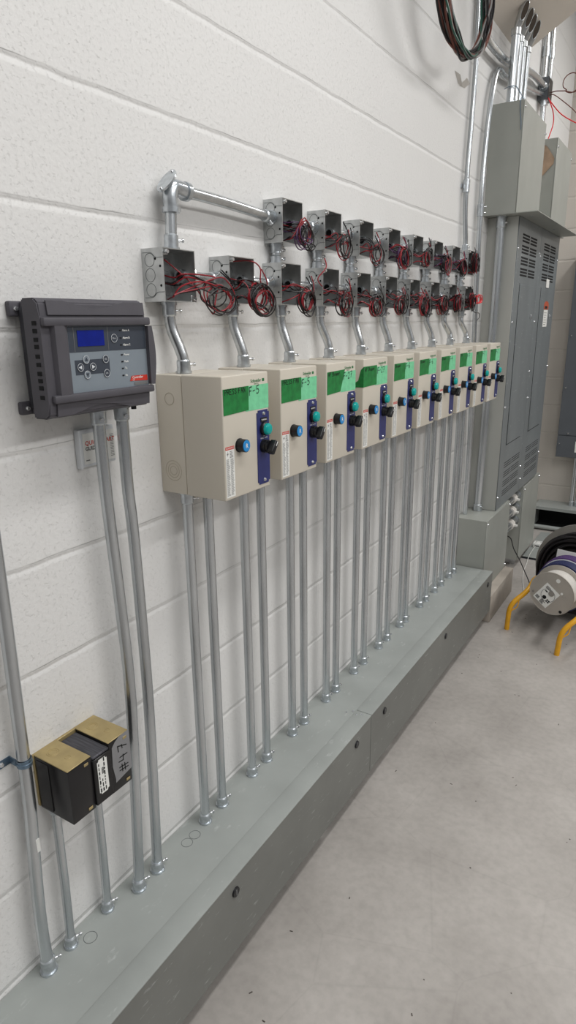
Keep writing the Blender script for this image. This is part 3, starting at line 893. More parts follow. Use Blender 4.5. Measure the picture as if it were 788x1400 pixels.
# bright red coil at the far end
t = thing('wire_coil', 'small bright red coil of wire hanging at the far lower junction box', 'wires', (0.06, JL[9] + JW, JLZ + 0.03))
bm = B()
rg = random.Random(3)
yc, zc = JL[9] + 0.165, JLZ + 0.048
pts = [(0.045, JL[9] + 0.09, JLZ + 0.03), (0.06, JL[9] + 0.115, JLZ + 0.028)]
for i in range(4 * 8):
    ph = PI + 2 * PI * i / 8
    pts.append((0.062 + 0.004 * (i // 8), yc + 0.042 * math.cos(ph), zc + 0.018 * math.sin(ph) + rg.uniform(-0.004, 0.004)))
tube(bm, spline(pts, 4), 0.0018, 6)
obj('bright_red_wire', bm, 'wred_b', t)
bm = B(); tube(bm, spline([(0.04, JL[9] + 0.06, JLZ + 0.03), (0.062, JL[9] + 0.10, JLZ + 0.0), (0.064, JL[9] + 0.15, JLZ - 0.01), (0.064, JL[9] + 0.20, JLZ - 0.012), (0.06, JL[9] + 0.225, JLZ - 0.03), (0.058, JL[9] + 0.19, JLZ - 0.045)], 6), 0.0016, 6)
obj('black_wire', bm, 'wblack', t)

# ================================================================== CONTROLLER
def controller():
    t = thing('controller', 'charcoal plastic wall controller with blue screen and arrow keys', 'controller', (0, 0.785, 1.385))
    obj('back_housing', box(B(), 0.012, 0.062, 0.700, 0.893, 1.398, 1.562, 0.004), 'ctl_dark', t)
    for (ya, yb, za, zb) in ((0.686, 0.745, 1.547, 1.571), (0.686, 0.745, 1.387, 1.409), (0.86, 0.925, 1.545, 1.568), (0.86, 0.925, 1.387, 1.409)):
        s = 0.697 if ya < 0.8 else 0.914
        bm = B(); box(bm, 0.0, 0.012, ya, yb, za, zb, 0.003)
        box(bm, 0.012, 0.022, ya + 0.018 if ya < 0.8 else ya, yb if ya < 0.8 else yb - 0.018, za, zb, 0.003)
        e = obj('mounting_ear', bm, 'ctl', t)
        bm = B(); screw_head(bm, (0.012, s, (za + zb) / 2), (1, 0, 0), 0.0045, 0.004); obj('screw', bm, 'steel', e)
    # cover: side profile swept along y, with the recessed middle
    bm = B()
    prof = [(0.058, 1.3865), (0.088, 1.3865), (0.0965, 1.392), (0.0985, 1.4125), (0.0985, 1.545), (0.0965, 1.566), (0.088, 1.5735), (0.058, 1.5735)]
    prism(bm, [(a, 0.6735, b) for a, b in prof], (0, 0.227, 0))
    bmesh.ops.bevel(bm, geom=list(bm.edges), offset=0.0022, segments=2, affect='EDGES')
    cv = obj('cover', bm, 'ctl', t)
    # raised wave lips at top and bottom
    def wave(z0, sg, nm):
        bm = B()
        top = [(0.688, z0), (0.72, z0), (0.738, z0 - 0.0035 * sg), (0.757, z0 - 0.0085 * sg), (0.782, z0 - 0.0105 * sg), (0.81, z0 - 0.009 * sg), (0.83, z0 - 0.004 * sg), (0.85, z0), (0.898, z0)]
        base = z0 - 0.0215 * sg
        pts = [(0.0965, a, b) for a, b in top] + [(0.0985, 0.898, base), (0.0985, 0.688, base)]
        prism(bm, pts, (0.0028, 0, 0))
        obj(nm, bm, 'ctl', cv)
    wave(1.5695, 1, 'wave_lip'); wave(1.3905, -1, 'wave_lip')
    # ridges round the face
    obj('ridge', box(B(), 0.096, 0.1075, 0.6745, 0.9065, 1.5310, 1.5445, 0.003), 'ctl', cv)
    obj('ridge', box(B(), 0.096, 0.1075, 0.6805, 0.9065, 1.4115, 1.4245, 0.003), 'ctl', cv)
    bm = B()
    prism(bm, [(0.0985, 0.690, 1.533), (0.1065, 0.694, 1.533), (0.1065, 0.712, 1.533), (0.1005, 0.7225, 1.533), (0.0985, 0.7225, 1.533)], (0, 0, -0.1105))
    obj('side_frame', bm, 'ctl', cv)
    bm = B()
    n = 10
    pts = [(0.0985, 0.8985, 1.4255), (0.0985, 0.8985, 1.5295)] + [(0.0985, 0.9085 + 0.0065 * math.sin(PI * i / n), 1.5295 - 0.104 * i / n) for i in range(n + 1)]
    prism(bm, pts, (0.009, 0, 0))
    obj('side_grip', bm, 'ctl', cv)
    # left row of slots
    for z in (1.5358, 1.5241, 1.5111, 1.5003, 1.4855, 1.4729, 1.4591, 1.4479, 1.4366, 1.4215):
        bm = B(); box(bm, 0.0800, 0.0900, 0.6727, 0.6745, z - 0.0032, z + 0.0032)
        obj('slot', bm, 'hole', cv)
    # face
    x = 0.0985
    fp = obj('face_panel', box(B(), x, x + 0.0012, 0.7225, 0.8985, 1.4245, 1.5310), 'face_l', t)
    x += 0.0012
    obj('dark_face', box(B(), x, x + 0.0004, 0.7235, 0.8975, 1.4895, 1.5300), 'face_d', fp)
    x2 = x + 0.0004
    sc = obj('screen', box(B(), x2, x2 + 0.0008, 0.7415, 0.7985, 1.4985, 1.5240), 'lcd', t)
    bm = B()
    for yy in (0.7345, 0.8075):
        box(bm, x2, x2 + 0.0002, yy - 0.0004, yy + 0.0004, 1.4905, 1.5295)
    obj('face_line', bm, 'ink_grey', fp)
    obj('key_field', box(B(), x, x + 0.0004, 0.732, 0.8065, 1.453, 1.4768), 'face_d', fp)
    xb = x + 0.0004
    arrows = {'up': (0.7552, 1.4772), 'down': (0.7552, 1.4525), 'left': (0.7420, 1.4650), 'right': (0.7684, 1.4648)}
    for nm, (yy, zz) in arrows.items():
        bm = B(); cyl(bm, (xb, yy, zz), (xb + 0.0012, yy, zz), 0.0064, 24)
        k = obj('arrow_key', bm, 'face_l' if nm in ('up', 'down') else 'face_d', t)
        bm = B(); ring(bm, (xb + 0.0012, yy, zz), (1, 0, 0), 0.0062, 0.0004, 24, 5); obj('key_rim', bm, 'offwhite', k)
        a = {'up': PI / 2, 'down': -PI / 2, 'left': PI, 'right': 0}[nm]
        bm = B(); prism(bm, [(xb + 0.0012, yy + 0.0042 * math.cos(a + q), zz + 0.0042 * math.sin(a + q)) for q in (0, 2.2, -2.2)], (0.0004, 0, 0))
        obj('arrow', bm, 'face_d' if nm in ('up', 'down') else 'offwhite', k)
    for (yy, zz, tx) in ((0.7977, 1.4760, 'ESC'), (0.7980, 1.4523, 'OK'), (0.8209, 1.5098, 'Menu')):
        bm = B(); cyl(bm, (xb, yy, zz), (xb + 0.0012, yy, zz), 0.0062 if tx != 'Menu' else 0.0068, 24)
        k = obj('round_key', bm, 'face_d', t)
        bm = B(); ring(bm, (xb + 0.0012, yy, zz), (1, 0, 0), 0.0062 if tx != 'Menu' else 0.0068, 0.0004, 24, 5); obj('key_rim', bm, 'offwhite', k)
        text(tx, 0.0038, (xb + 0.0014, yy, zz), YZ, 'offwhite', 'key_print', k, 'CENTER')
    for (zz, tx) in ((1.5225, 'Alarm A'), (1.5098, 'Alarm B'), (1.4981, 'Alarm C'), (1.4813, 'Power'), (1.4695, 'Fault'), (1.4579, 'Tx'), (1.4457, 'Rx')):
        l = obj('indicator', box(B(), xb, xb + 0.0004, 0.8345, 0.8390, zz - 0.0011, zz + 0.0011), 'hole', t)
        text(tx, 0.0050, (xb + 0.0003, 0.8415, zz), YZ, 'white', 'indicator_print', l, 'LEFT', 0.00012)
    bm = B(); prism(bm, [(xb, 0.8515, 1.4345), (xb, 0.8962, 1.4332), (xb, 0.8955, 1.4432), (xb, 0.8565, 1.4432)], (0.0003, 0, 0))
    l = obj('red_badge', bm, 'red', t)
    text('Controller', 0.0062, (xb + 0.0005, 0.8575, 1.4402), YZ, 'white', 'badge_print', l, 'LEFT', 0.0001)
    text('S-5', 0.0042, (xb + 0.0005, 0.8575, 1.4358), YZ, 'white', 'badge_print', l)
    obj('grey_strip', box(B(), xb, xb + 0.0003, 0.862, 0.8955, 1.4262, 1.4318), 'ink_grey', fp)
    # small cord-grip bolt under the housing
    bm = B(); cyl(bm, (0.065, 0.8900, 1.3865), (0.065, 0.8900, 1.378), 0.005, 10); obj('grip_bolt', bm, 'black', t)
    return t
controller()

# leaflet pack behind the conduits
t = thing('leaflet_pack', 'clear plastic pack of a folded start guide on the wall behind two conduits', 'leaflet', (0, 0.835, 1.27))
obj('pack', box(B(), 0.0, 0.012, 0.800, 0.884, 1.274, 1.346, 0.003), 'offwhite', t)
obj('pack_rim', box(B(), 0.0, 0.0145, 0.795, 0.802, 1.272, 1.347, 0.003), 'offwhite', t)
obj('guide_sheet', box(B(), 0.012, 0.0128, 0.805, 0.883, 1.280, 1.338), 'white', t)
text('QUICK START', 0.0115, (0.0130, 0.8095, 1.3190), YZ, 'red', 'guide_title', t, 'LEFT', 0.0002)
text('GUIDE', 0.0100, (0.0130, 0.8095, 1.3085), YZ, 'ink', 'guide_title', t, 'LEFT', 0.0002)
bm = B()
for i in range(14):
    box(bm, 0.0128, 0.0130, 0.871, 0.880, 1.286 + i * 0.0032, 1.287 + i * 0.0032)
box(bm, 0.0128, 0.0130, 0.809, 0.818, 1.286, 1.288)
obj('guide_print', bm, 'ink_grey', t)

# -- two conduits below the controller
for (yt, ym, yb, nm) in ((0.818, 0.824, 0.809, 'left'), (0.876, 0.8765, 0.8700, 'right')):
    t = thing('conduit', 'galvanized conduit from the %s knockout under the charcoal controller down to the wireway' % nm, 'conduit', (0.045, yb, 0.293), 'conduits below the controller')
    bm = B()
    if nm == 'left':
        pts = [(0.046, yt, 1.3865), (0.046, yt, 1.34), (0.045, 0.8215, 1.20), (0.043, 0.832, 1.0), (0.043, 0.837, 0.77), (0.044, 0.818, 0.42), (0.045, yb, 0.2935)]
    else:
        pts = [(0.046, yt, 1.3865), (0.046, yt, 1.30), (0.045, 0.877, 1.22), (0.042, 0.885, 1.10), (0.042, 0.888, 0.75), (0.043, 0.8765, 0.42), (0.045, yb, 0.2935)]
    tube(bm, spline(pts, 6), R34, 18)
    obj('pipe', bm, 'galv', t)
    connector(t, (0.046, yt, 1.3865), (0, 0, -1), L=0.03, screw=(0.9, -0.4, 0))
    connector(t, (0.045, yb, 0.293), (0, 0, 1), screw=(0.35, 0.9, 0))

# ================================================================== TRANSFORMER
def transformer():
    Y0, Y1, Y2, Y3 = 0.621, 0.6755, 0.7165, 0.771
    z0, z1, d = 0.640, 0.757, 0.100
    t = thing('transformer', 'black dry transformer with brass-coloured tops and tape marked #47, above two conduits', 'transformer', (0, 0.696, z0))
    obj('wall_plate', box(B(), 0.0, 0.006, Y0 - 0.0015, Y3, z0 + 0.002, z1 - 0.001, 0.0008, 1), 'gold', t)
    hs = []
    for (a, b) in ((Y0, Y1), (Y2 + 0.002, Y3)):
        h = obj('end_housing', box(B(), 0.006, d, a, b, z0, z1 - 0.003, 0.0015, 2), 'xblack', t)
        hs.append(h)
        tp = obj('top_cover', box(B(), 0.003, d - 0.001, a, b, z1 - 0.003, z1 - 0.0005, 0.0008, 1), 'gold', h)
        yc = (a + b) / 2
        for (x, y, r) in ((0.030, yc - 0.003, 0.0115), (0.030, yc - 0.003, 0.0078), (0.066, yc + 0.002, 0.0055)):
            bm = B(); ring(bm, (x, y, z1 - 0.0005), (0, 0, 1), r, 0.0006, 28, 5); obj('knockout', bm, 'gold', h)
        for z in (z0 + 0.006, z1 - 0.014):
            bm = B(); box(bm, d, d + 0.0012, a + 0.036, a + 0.046, z, z + 0.006, 0.0006, 1)
            obj('clip', bm, 'gold', h)
    # shiny side band on the near housing
    obj('side_band', box(B(), 0.012, 0.045, Y0 - 0.0012, Y0, z0 + 0.006, z1 - 0.008), 'xblack', hs[0])
    obj('core_body', box(B(), 0.004, d + 0.004, Y1, Y2 + 0.002, z0 + 0.004, z1 - 0.012, 0.0015, 1), 'xblack', t)
    obj('laminations', box(B(), 0.008, d + 0.002, Y1 + 0.001, Y2 + 0.001, z1 - 0.012, z1 - 0.006, 0.002, 1), 'core', t)
    x = d + 0.004
    bm = B(); box(bm, x, x + 0.0004, 0.6835, 0.7075, 0.664, 0.740)
    es = [e for e in bm.edges if abs(e.verts[0].co.x - e.verts[1].co.x) > 0.0003]
    bmesh.ops.bevel(bm, geom=es, offset=0.004, segments=3, affect='EDGES')
    l = obj('rating_label', bm, 'white', t)
    bm = B()
    rg = random.Random(2)
    for i in range(12):
        box(bm, x + 0.0004, x + 0.0006, 0.6930, 0.6985, 0.706 + i * 0.0012, 0.7066 + i * 0.0012)
    for c in range(3):
        zz = 0.668
        while zz < 0.734:
            L = rg.uniform(0.003, 0.009)
            if not (c == 1 and zz > 0.698):
                box(bm, x + 0.0004, x + 0.0006, 0.686 + c * 0.0062, 0.6875 + c * 0.0062 + rg.uniform(0, 0.0018), zz, zz + L)
            zz += L + 0.003
    obj('label_print', bm, 'ink', l)
    # duct tape marked # 4 7, reading upwards
    x = d
    pts = [(x, Y2 + 0.012, 0.668), (x, 0.728, 0.660), (x, Y3 + 0.0006, 0.669), (x, Y3 + 0.0006, 0.757), (x, Y2 + 0.030, 0.756), (x, Y2 + 0.018, 0.750), (x, Y2 + 0.009, 0.741), (x, Y2 + 0.007, 0.70)]
    bm = prism(B(), pts, (0.0006, 0, 0))
    tp = obj('duct_tape', bm, 'duct', t)
    bm = strokes(B(), '#47', 0.0225, lambda u, v: (x + 0.0009, 0.762 - v, 0.674 + u * 1.05), 0.0022, 1.05, 0.02, 3)
    obj('handwriting', bm, 'ink', tp)
    return t
transformer()
# two conduits below the transformer
R12 = 0.0090
for (yt, yb, nm) in ((0.6371, 0.632, 'left'), (0.7369, 0.7326, 'right')):
    t = thing('conduit', 'thin conduit below the black transformer, %s one of two' % nm, 'conduit', (0.025, yb, 0.293), 'conduits below the transformer')
    bm = B(); tube(bm, [(0.026, yt, 0.640), (0.026, (yt + yb) / 2 + 0.001, 0.46), (0.025, yb, 0.2935)], R12, 16); obj('pipe', bm, 'galv', t)
    connector(t, (0.025, yb, 0.293), (0, 0, 1), r=R12, L=0.026, screw=(0.35, 0.9, 0))
    connector(t, (0.026, yt, 0.640), (0, 0, -1), r=R12, L=0.016, screw=(0.35, 0.9, 0))
# far-left conduit and its strap
t = thing('conduit', 'galvanized conduit at the left edge of the picture, bent near its foot', 'conduit', (0.03, 0.572, 0.293))
bm = B(); tube(bm, spline([(0.028, 0.592, 1.9), (0.028, 0.591, 1.4), (0.029, 0.5895, 1.08), (0.029, 0.586, 0.85), (0.029, 0.584, 0.70), (0.029, 0.579, 0.60), (0.030, 0.5715, 0.47), (0.030, 0.570, 0.38), (0.030, 0.572, 0.2935)], 5), R34, 18)
obj('pipe', bm, 'galv', t)
connector(t, (0.030, 0.572, 0.293), (0, 0, 1), L=0.034, screw=(0.35, 0.9, 0))
bm = B()
tube(bm, [(0.029 + 0.0122 * math.cos(a), 0.5785 + 0.0122 * math.sin(a), 0.597) for a in [0.2 + 0.1 * i for i in range(9)]], 0.0002, 4)
bm.free()
obj('paper_tag', box(B(), 0.0400, 0.0412, 0.578, 0.5855, 0.583, 0.612, 0.0003, 1), 'white', t)
t = thing('conduit_strap', 'small bluish one-hole strap holding the left edge conduit to the wall', 'strap', (0, 0.56, 0.775))
zc = 0.775
bm = B()
arc = [(0.0285 + 0.0135 * math.cos(a), 0.5855 + 0.0135 * math.sin(a)) for a in [PI * 0.62 - i * 0.28 for i in range(15)]]
for (a, b), (c, d) in zip(arc, arc[1:]):
    prism(bm, [(a, b, zc - 0.007), (c, d, zc - 0.007), (c, d, zc + 0.007), (a, b, zc + 0.007)], (0.0012, 0, 0))
ring(bm, (0.0285, 0.5855, zc), (0, 0, 1), 0.0132, 0.0022, 24, 6)
obj('band', bm, 'blue_strap', t)
bm = B(); box(bm, 0.0, 0.0025, 0.548, 0.578, zc - 0.0075, zc + 0.0075, 0.002, 2); box(bm, 0.002, 0.02, 0.5745, 0.5765, zc - 0.007, zc + 0.007)
tab_o = obj('tab', bm, 'blue_strap', t)
bm = B(); screw_head(bm, (0.0025, 0.558, zc), (1, 0, 0), 0.005, 0.003); obj('screw', bm, 'steel', tab_o)

# ================================================================== PANELBOARDS
PX, PZ0, PZ1 = 0.150, 0.551, 2.003
def panelboard(y0, y1, label, flip):
    t = thing('panelboard', label, 'electrical panel', (0, y0, PZ0), 'tall grey panelboards')
    obj('panel_box', box(B(), 0.0, PX - 0.004, y0, y1, PZ0, PZ1, 0.001, 1), 'panel_side', t)
    obj('front_trim', box(B(), PX - 0.004, PX, y0 + 0.0008, y1 - 0.0008, PZ0, PZ1, 0.0015, 1), 'panel', t)
    w = y1 - y0
    da, db = y0 + 0.105, y1 - 0.092
    dz0, dz1 = 0.895, 1.702
    dr = obj('door', box(B(), PX, PX + 0.0035, da, db, dz0, dz1, 0.001, 1), 'panel', t)
    bm = B()
    box(bm, PX, PX + 0.0004, da - 0.004, da, dz0 - 0.004, dz1 + 0.004); box(bm, PX, PX + 0.0004, db, db + 0.003, dz0 - 0.004, dz1)
    box(bm, PX, PX + 0.0004, da, db, dz0 - 0.005, dz0)
    obj('door_gap', bm, 'hole', dr)
    ya, yb = y0 + 0.09, y1 - 0.10
    ym = (ya + yb) / 2
    for i in range(4):
        zb = 1.935 - i * 0.0525
        bm = B()
        for j in range(3):
            for (p, q) in ((ya, ym - 0.012), (ym + 0.012, yb)):
                box(bm, PX, PX + 0.0006, p, q, zb - j * 0.0145 - 0.0085, zb - j * 0.0145)
        obj('upper_vent', bm, 'hole', t)
    for i in range(4):
        zb = 0.795 - i * 0.052
        bm = B()
        for j in range(3):
            for (p, q) in ((ya + 0.01, ym - 0.004), (ym + 0.012, yb + 0.035)):
                box(bm, PX, PX + 0.0006, p, q, zb - j * 0.0125 - 0.0035, zb - j * 0.0125)
        obj('lower_vent', bm, 'hole', t)
    for (yy, zz) in ((y0 + 0.012, 1.86), (y0 + 0.012, 1.52), (y0 + 0.012, 1.10), (y0 + 0.012, 0.62), (y1 - 0.01, 1.873), (y1 - 0.01, 1.25), (y1 - 0.01, 0.70)):
        bm = B(); screw_head(bm, (PX, yy, zz), (1, 0, 0), 0.0065, 0.005); obj('screw', bm, 'steel', t)
    bm = B(); box(bm, PX + 0.0035, PX + 0.010, db - 0.035, db - 0.018, 1.535, 1.556, 0.002, 1); obj('latch', bm, 'steel', dr)
    return t
panelboard(3.392, 3.900, 'tall grey panelboard, left one of the pair, conduit running down its bare side', 0)
p2 = panelboard(3.900, 4.408, 'tall grey panelboard, right one of the pair, with orange and white stickers', 1)
x = PX
obj('white_tag', box(B(), x, x + 0.004, 4.125, 4.200, 1.706, 1.754, 0.002, 1), 'white', p2)
bm = B(); prism(bm, [(x + 0.0036, 4.115, 1.587), (x + 0.0036, 4.240, 1.587), (x + 0.0036, 4.240, 1.612)] + [(x + 0.0036, 4.1775 + 0.0625 * math.cos(a), 1.612 + 0.022 * math.sin(a)) for a in [PI * k / 10 for k in range(1, 10)]] + [(x + 0.0036, 4.115, 1.612)], (0.001, 0, 0))
os_ = obj('orange_sticker', bm, 'orange', p2)
bm = B(); box(bm, x + 0.0046, x + 0.0049, 4.14, 4.205, 1.592, 1.606); obj('sticker_print', bm, 'ink', os_)
st = obj('white_sticker', box(B(), x + 0.0036, x + 0.0044, 4.118, 4.232, 1.490, 1.585), 'white', p2)
bm = B()
for i in range(6):
    box(bm, x + 0.0044, x + 0.0047, 4.13, 4.19 + 0.01 * (i % 3), 1.502 + i * 0.013, 1.5045 + i * 0.013)
obj('sticker_print', bm, 'ink_grey', st)

# drip shield over the panels
t = thing('drip_shield', 'thin grey metal plate overhanging the top of the tall panels', 'plate', (0, 3.31, 2.003))
bm = B(); box(bm, 0.0, 0.248, 3.308, 4.410, 2.0035, 2.0065)
obj('plate', bm, 'pull', t)
bm = B()
for yy in (3.45, 4.0):
    cyl(bm, (0.19, yy, 2.0035), (0.19, yy, 2.0), 0.006, 10)
obj('bolt', bm, 'steel', t)

def pullbox(name, x1, y0, y1, z0, z1, label, screws, lip=0.004):
    t = thing(name, label, 'pull box', (0, y0, z0))
    obj('box_body', box(B(), 0.0, x1 - lip, y0 + 0.001, y1 - 0.001, z0, z1 - 0.001, 0.001, 1), 'pull', t)
    c = obj('cover', box(B(), x1 - lip + 0.0008, x1, y0, y1, z0 + 0.0005, z1, 0.0015, 1), 'pull', t)
    for p, d in screws:
        bm = B(); screw_head(bm, p, d, 0.0062, 0.006); obj('screw', bm, 'steel', c)
    return t
pb1 = pullbox('pull_box', 0.150, 3.310, 3.775, 2.0065, 2.467, 'grey pull box on top of the left panel, four conduits rising from it',
        [((0.13, 3.775, 2.10), (0, 1, 0)), ((0.13, 3.775, 2.15), (0, 1, 0)), ((0.150, 3.775 - 0.012, 2.42), (1, 0, 0)), ((0.15, 3.322, 2.44), (1, 0, 0))])
pb2 = pullbox('pull_box', 0.150, 4.087, 4.522, 2.0065, 2.473, 'grey pull box on top of the right panel, behind the first one',
        [((0.15, 4.51, 2.44), (1, 0, 0)), ((0.15, 4.10, 2.43), (1, 0, 0))])
t = thing('cardboard_scrap', 'brown cardboard triangle against the side of the rear upper pull box', 'cardboard', (0.05, 4.084, 2.2))
bm = B(); prism(bm, [(0.0, 4.0855, 2.47), (0.05, 4.0855, 2.472), (0.10, 4.0855, 2.43), (0.140, 4.0855, 2.372), (0.137, 4.0855, 2.345), (0.0, 4.0855, 2.20)], (0, -0.003, 0))
obj('sheet', bm, 'cardboard', t)
lp1 = pullbox('pull_box', 0.165, 3.180, 3.650, 0.150, 0.551, 'grey floor pull box on the concrete pad at the end of the wireway',
        [((0.165, 3.192, 0.53), (1, 0, 0)), ((0.165, 3.64, 0.53), (1, 0, 0)), ((0.165, 3.64, 0.17), (1, 0, 0))])
lp2 = pullbox('pull_box', 0.152, 4.050, 4.500, 0.055, 0.540, 'scuffed grey pull box under the right panel, beyond the three nipples',
        [((0.152, 4.062, 0.52), (1, 0, 0)), ((0.152, 4.49, 0.52), (1, 0, 0))])
bm = B(); box(bm, 0.02, 0.12, 4.12, 4.16, 0.0, 0.055); box(bm, 0.02, 0.12, 4.44, 4.48, 0.0, 0.055)
obj('foot_block', bm, 'galv_h', lp2)
for i, z in enumerate((0.487, 0.407, 0.322)):
    xn = 0.112
    t = thing('conduit_nipple', 'fat pale nipple between the two floor pull boxes, %s of three' % ('topmost', 'middle one', 'lowest')[i], 'conduit nipple', (xn, 3.65, z), 'nipples between the floor pull boxes')
    bm = B(); cyl(bm, (xn, 3.650, z), (xn, 4.050, z), 0.023, 20); obj('pipe', bm, 'galv_h', t)
    for (a, b) in ((3.650, 3.664), (3.90, 3.955), (4.036, 4.050)):
        bm = B(); cyl(bm, (xn, a, z), (xn, b, z), 0.029, 12)
        c = obj('locknut', bm, 'wwhite' if a == 3.90 else 'zinc', t)
        if a == 3.90:
            bm = B(); box(bm, xn + 0.022, xn + 0.045, 3.92, 3.938, z - 0.005, z + 0.005); obj('lug', bm, 'white', c)

# conduit down the side of the left panel
t = thing('conduit', 'thick conduit running down the bare side of the left panel to the floor pull box', 'conduit', (0.068, 3.366, 0.551))
RX = 0.0192
bm = B(); tube(bm, [(0.070, 3.366, 2.0035), (0.072, 3.366, 1.7), (0.065, 3.366, 1.1), (0.060, 3.366, 0.551)], RX, 20); obj('pipe', bm, 'galv', t)
connector(t, (0.070, 3.366, 2.0035), (0, 0, -1), r=RX, L=0.05, screw=(0.9, -0.4, 0))
connector(t, (0.060, 3.366, 0.551), (0, 0, 1), r=RX, L=0.035, screw=(0.9, -0.4, 0))

# wall conduits left of the pull boxes
t = thing('conduit', 'slim conduit rising up the wall from the farthest upper junction box', 'conduit', (0.022, 2.985, JUZ + JH))
bm = B(); tube(bm, spline([(0.022, 2.990, JUZ + JH), (0.022, 2.992, 1.87), (0.018, 2.977, 1.98), (0.018, 2.972, 2.13), (0.018, 2.990, 2.35), (0.018, 3.000, 2.52), (0.018, 2.992, 2.75), (0.018, 2.985, 3.4)], 5), 0.0105, 16); obj('pipe', bm, 'galv', t)
connector(t, (0.022, 2.990, JUZ + JH), (0, 0, 1), r=0.0105, L=0.028)
bm = B(); cyl(bm, (0.018, 2.971, 2.055), (0.018, 2.973, 2.105), 0.0142, 16); box(bm, 0.0, 0.004, 2.945, 2.962, 2.072, 2.088); box(bm, 0.0, 0.004, 2.982, 2.999, 2.072, 2.088)
obj('coupling', bm, 'zinc', t)
t = thing('conduit', 'slim conduit beside the upper pull box, bending over at its top', 'conduit', (0.024, 3.26, 0.551))
bm = B(); tube(bm, spline([(0.024, 3.262, 0.551), (0.024, 3.255, 0.95), (0.024, 3.20, 1.6), (0.024, 3.178, 2.0), (0.024, 3.182, 2.2), (0.024, 3.215, 2.42), (0.024, 3.250, 2.53), (0.024, 3.285, 2.585), (0.024, 3.34, 2.605), (0.024, 3.45, 2.605), (0.024, 3.8, 2.66), (0.024, 4.17, 2.715)], 5), 0.0117, 16)
obj('pipe', bm, 'galv', t)
bm = B(); cyl(bm, (0.024, 3.178, 1.985), (0.024, 3.178, 2.035), 0.0150, 16)
c = obj('coupling', bm, 'zinc', t)
bm = B(); screw_head(bm, (0.035, 3.188, 2.00), (0.6, 0.8, 0), 0.004, 0.012); screw_head(bm, (0.035, 3.188, 2.025), (0.6, 0.8, 0), 0.004, 0.012); obj('set_screw', bm, 'steel', c)
t = thing('conduit', 'thick conduit slanting behind the four risers to the small grey box', 'conduit', (0.03, 3.0, 2.64))
bm = B(); tube(bm, spline([(0.036, 3.022, 3.3), (0.036, 3.022, 2.85), (0.036, 3.024, 2.72), (0.036, 3.07, 2.648), (0.036, 3.25, 2.642), (0.036, 3.42, 2.655), (0.036, 3.75, 2.715), (0.034, 4.0, 2.745), (0.032, 4.170, 2.750)], 6), 0.0165, 16); obj('pipe', bm, 'galv_h', t)
connector(t, (0.032, 4.17, 2.750), (0, -1, 0), r=0.0165, L=0.035)

# four risers with open conduit bodies under the soffit
for i, (y, r) in enumerate(((3.350, 0.0180), (3.436, 0.0120), (3.503, 0.0120), (3.580, 0.0120))):
    nm = ('thickest, nearest', 'second', 'third', 'farthest')[i]
    t = thing('conduit', 'bright riser conduit on the upper pull box, %s of four' % nm, 'conduit', (0.075, y, 2.467), 'riser conduits on the upper pull box')
    bm = B(); cyl(bm, (0.075, y, 2.467), (0.078, y, 2.752), r, 20); obj('pipe', bm, 'galv', t)
    bm = B(); cyl(bm, (0.075, y, 2.467), (0.075, y, 2.475), r + 0.006, 12)
    obj('locknut', bm, 'zinc', t)
    p0 = V((0.078, y, 2.735)); d = V((0.045, -0.012, 0.118)).normalized()
    t2 = thing('conduit_fitting', 'open conduit fitting tilted to the soffit, on the %s riser of four' % nm, 'conduit fitting', p0, 'open conduit fittings under the soffit')
    bm = B()
    cyl(bm, p0 - V((0, 0, 0.004)), p0 + V((0, 0, 0.022)), r + 0.0035, 18)
    p1 = p0 + V((0, 0, 0.016))
    tube(bm, [p1 + d * (0.105 * k / 7) for k in range(8)], 0.016, 14, radii=[0.013, 0.0155, 0.018, 0.019, 0.019, 0.019, 0.0175, 0.012])
    hb = obj('body', bm, 'zinc_box', t2)
    nrm = V((0.55, -0.72, -0.25)); nrm = (nrm - d * nrm.dot(d)).normalized()
    c = p1 + d * 0.070 + nrm * 0.0182
    w = d.cross(nrm)
    pts = [c + d * 0.036 * math.cos(a) + w * 0.0125 * math.sin(a) for a in [2 * PI * k / 24 for k in range(24)]]
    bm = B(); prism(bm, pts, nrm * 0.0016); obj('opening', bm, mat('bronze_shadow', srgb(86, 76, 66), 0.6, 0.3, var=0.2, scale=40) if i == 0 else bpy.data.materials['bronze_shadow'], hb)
    bm = B(); tube(bm, [p + nrm * 0.0016 for p in pts], 0.0012, 6, closed=True); obj('rim', bm, 'zinc', hb)
# blue pull string on the risers
t = thing('tie_wire', 'thin bluish tie wire looped round the risers, tail hanging over the pull box', 'wire', (0.1, 3.33, 2.49))
bm = B(); tube(bm, spline([(0.05, 3.330, 2.525), (0.075, 3.325, 2.53), (0.10, 3.335, 2.528), (0.108, 3.37, 2.515), (0.120, 3.40, 2.495), (0.132, 3.36, 2.482), (0.130, 3.314, 2.470), (0.133, 3.308, 2.42), (0.140, 3.3075, 2.38), (0.142, 3.3075, 2.345)], 6), 0.0016, 6)
obj('strand', bm, 'blue_strap', t)

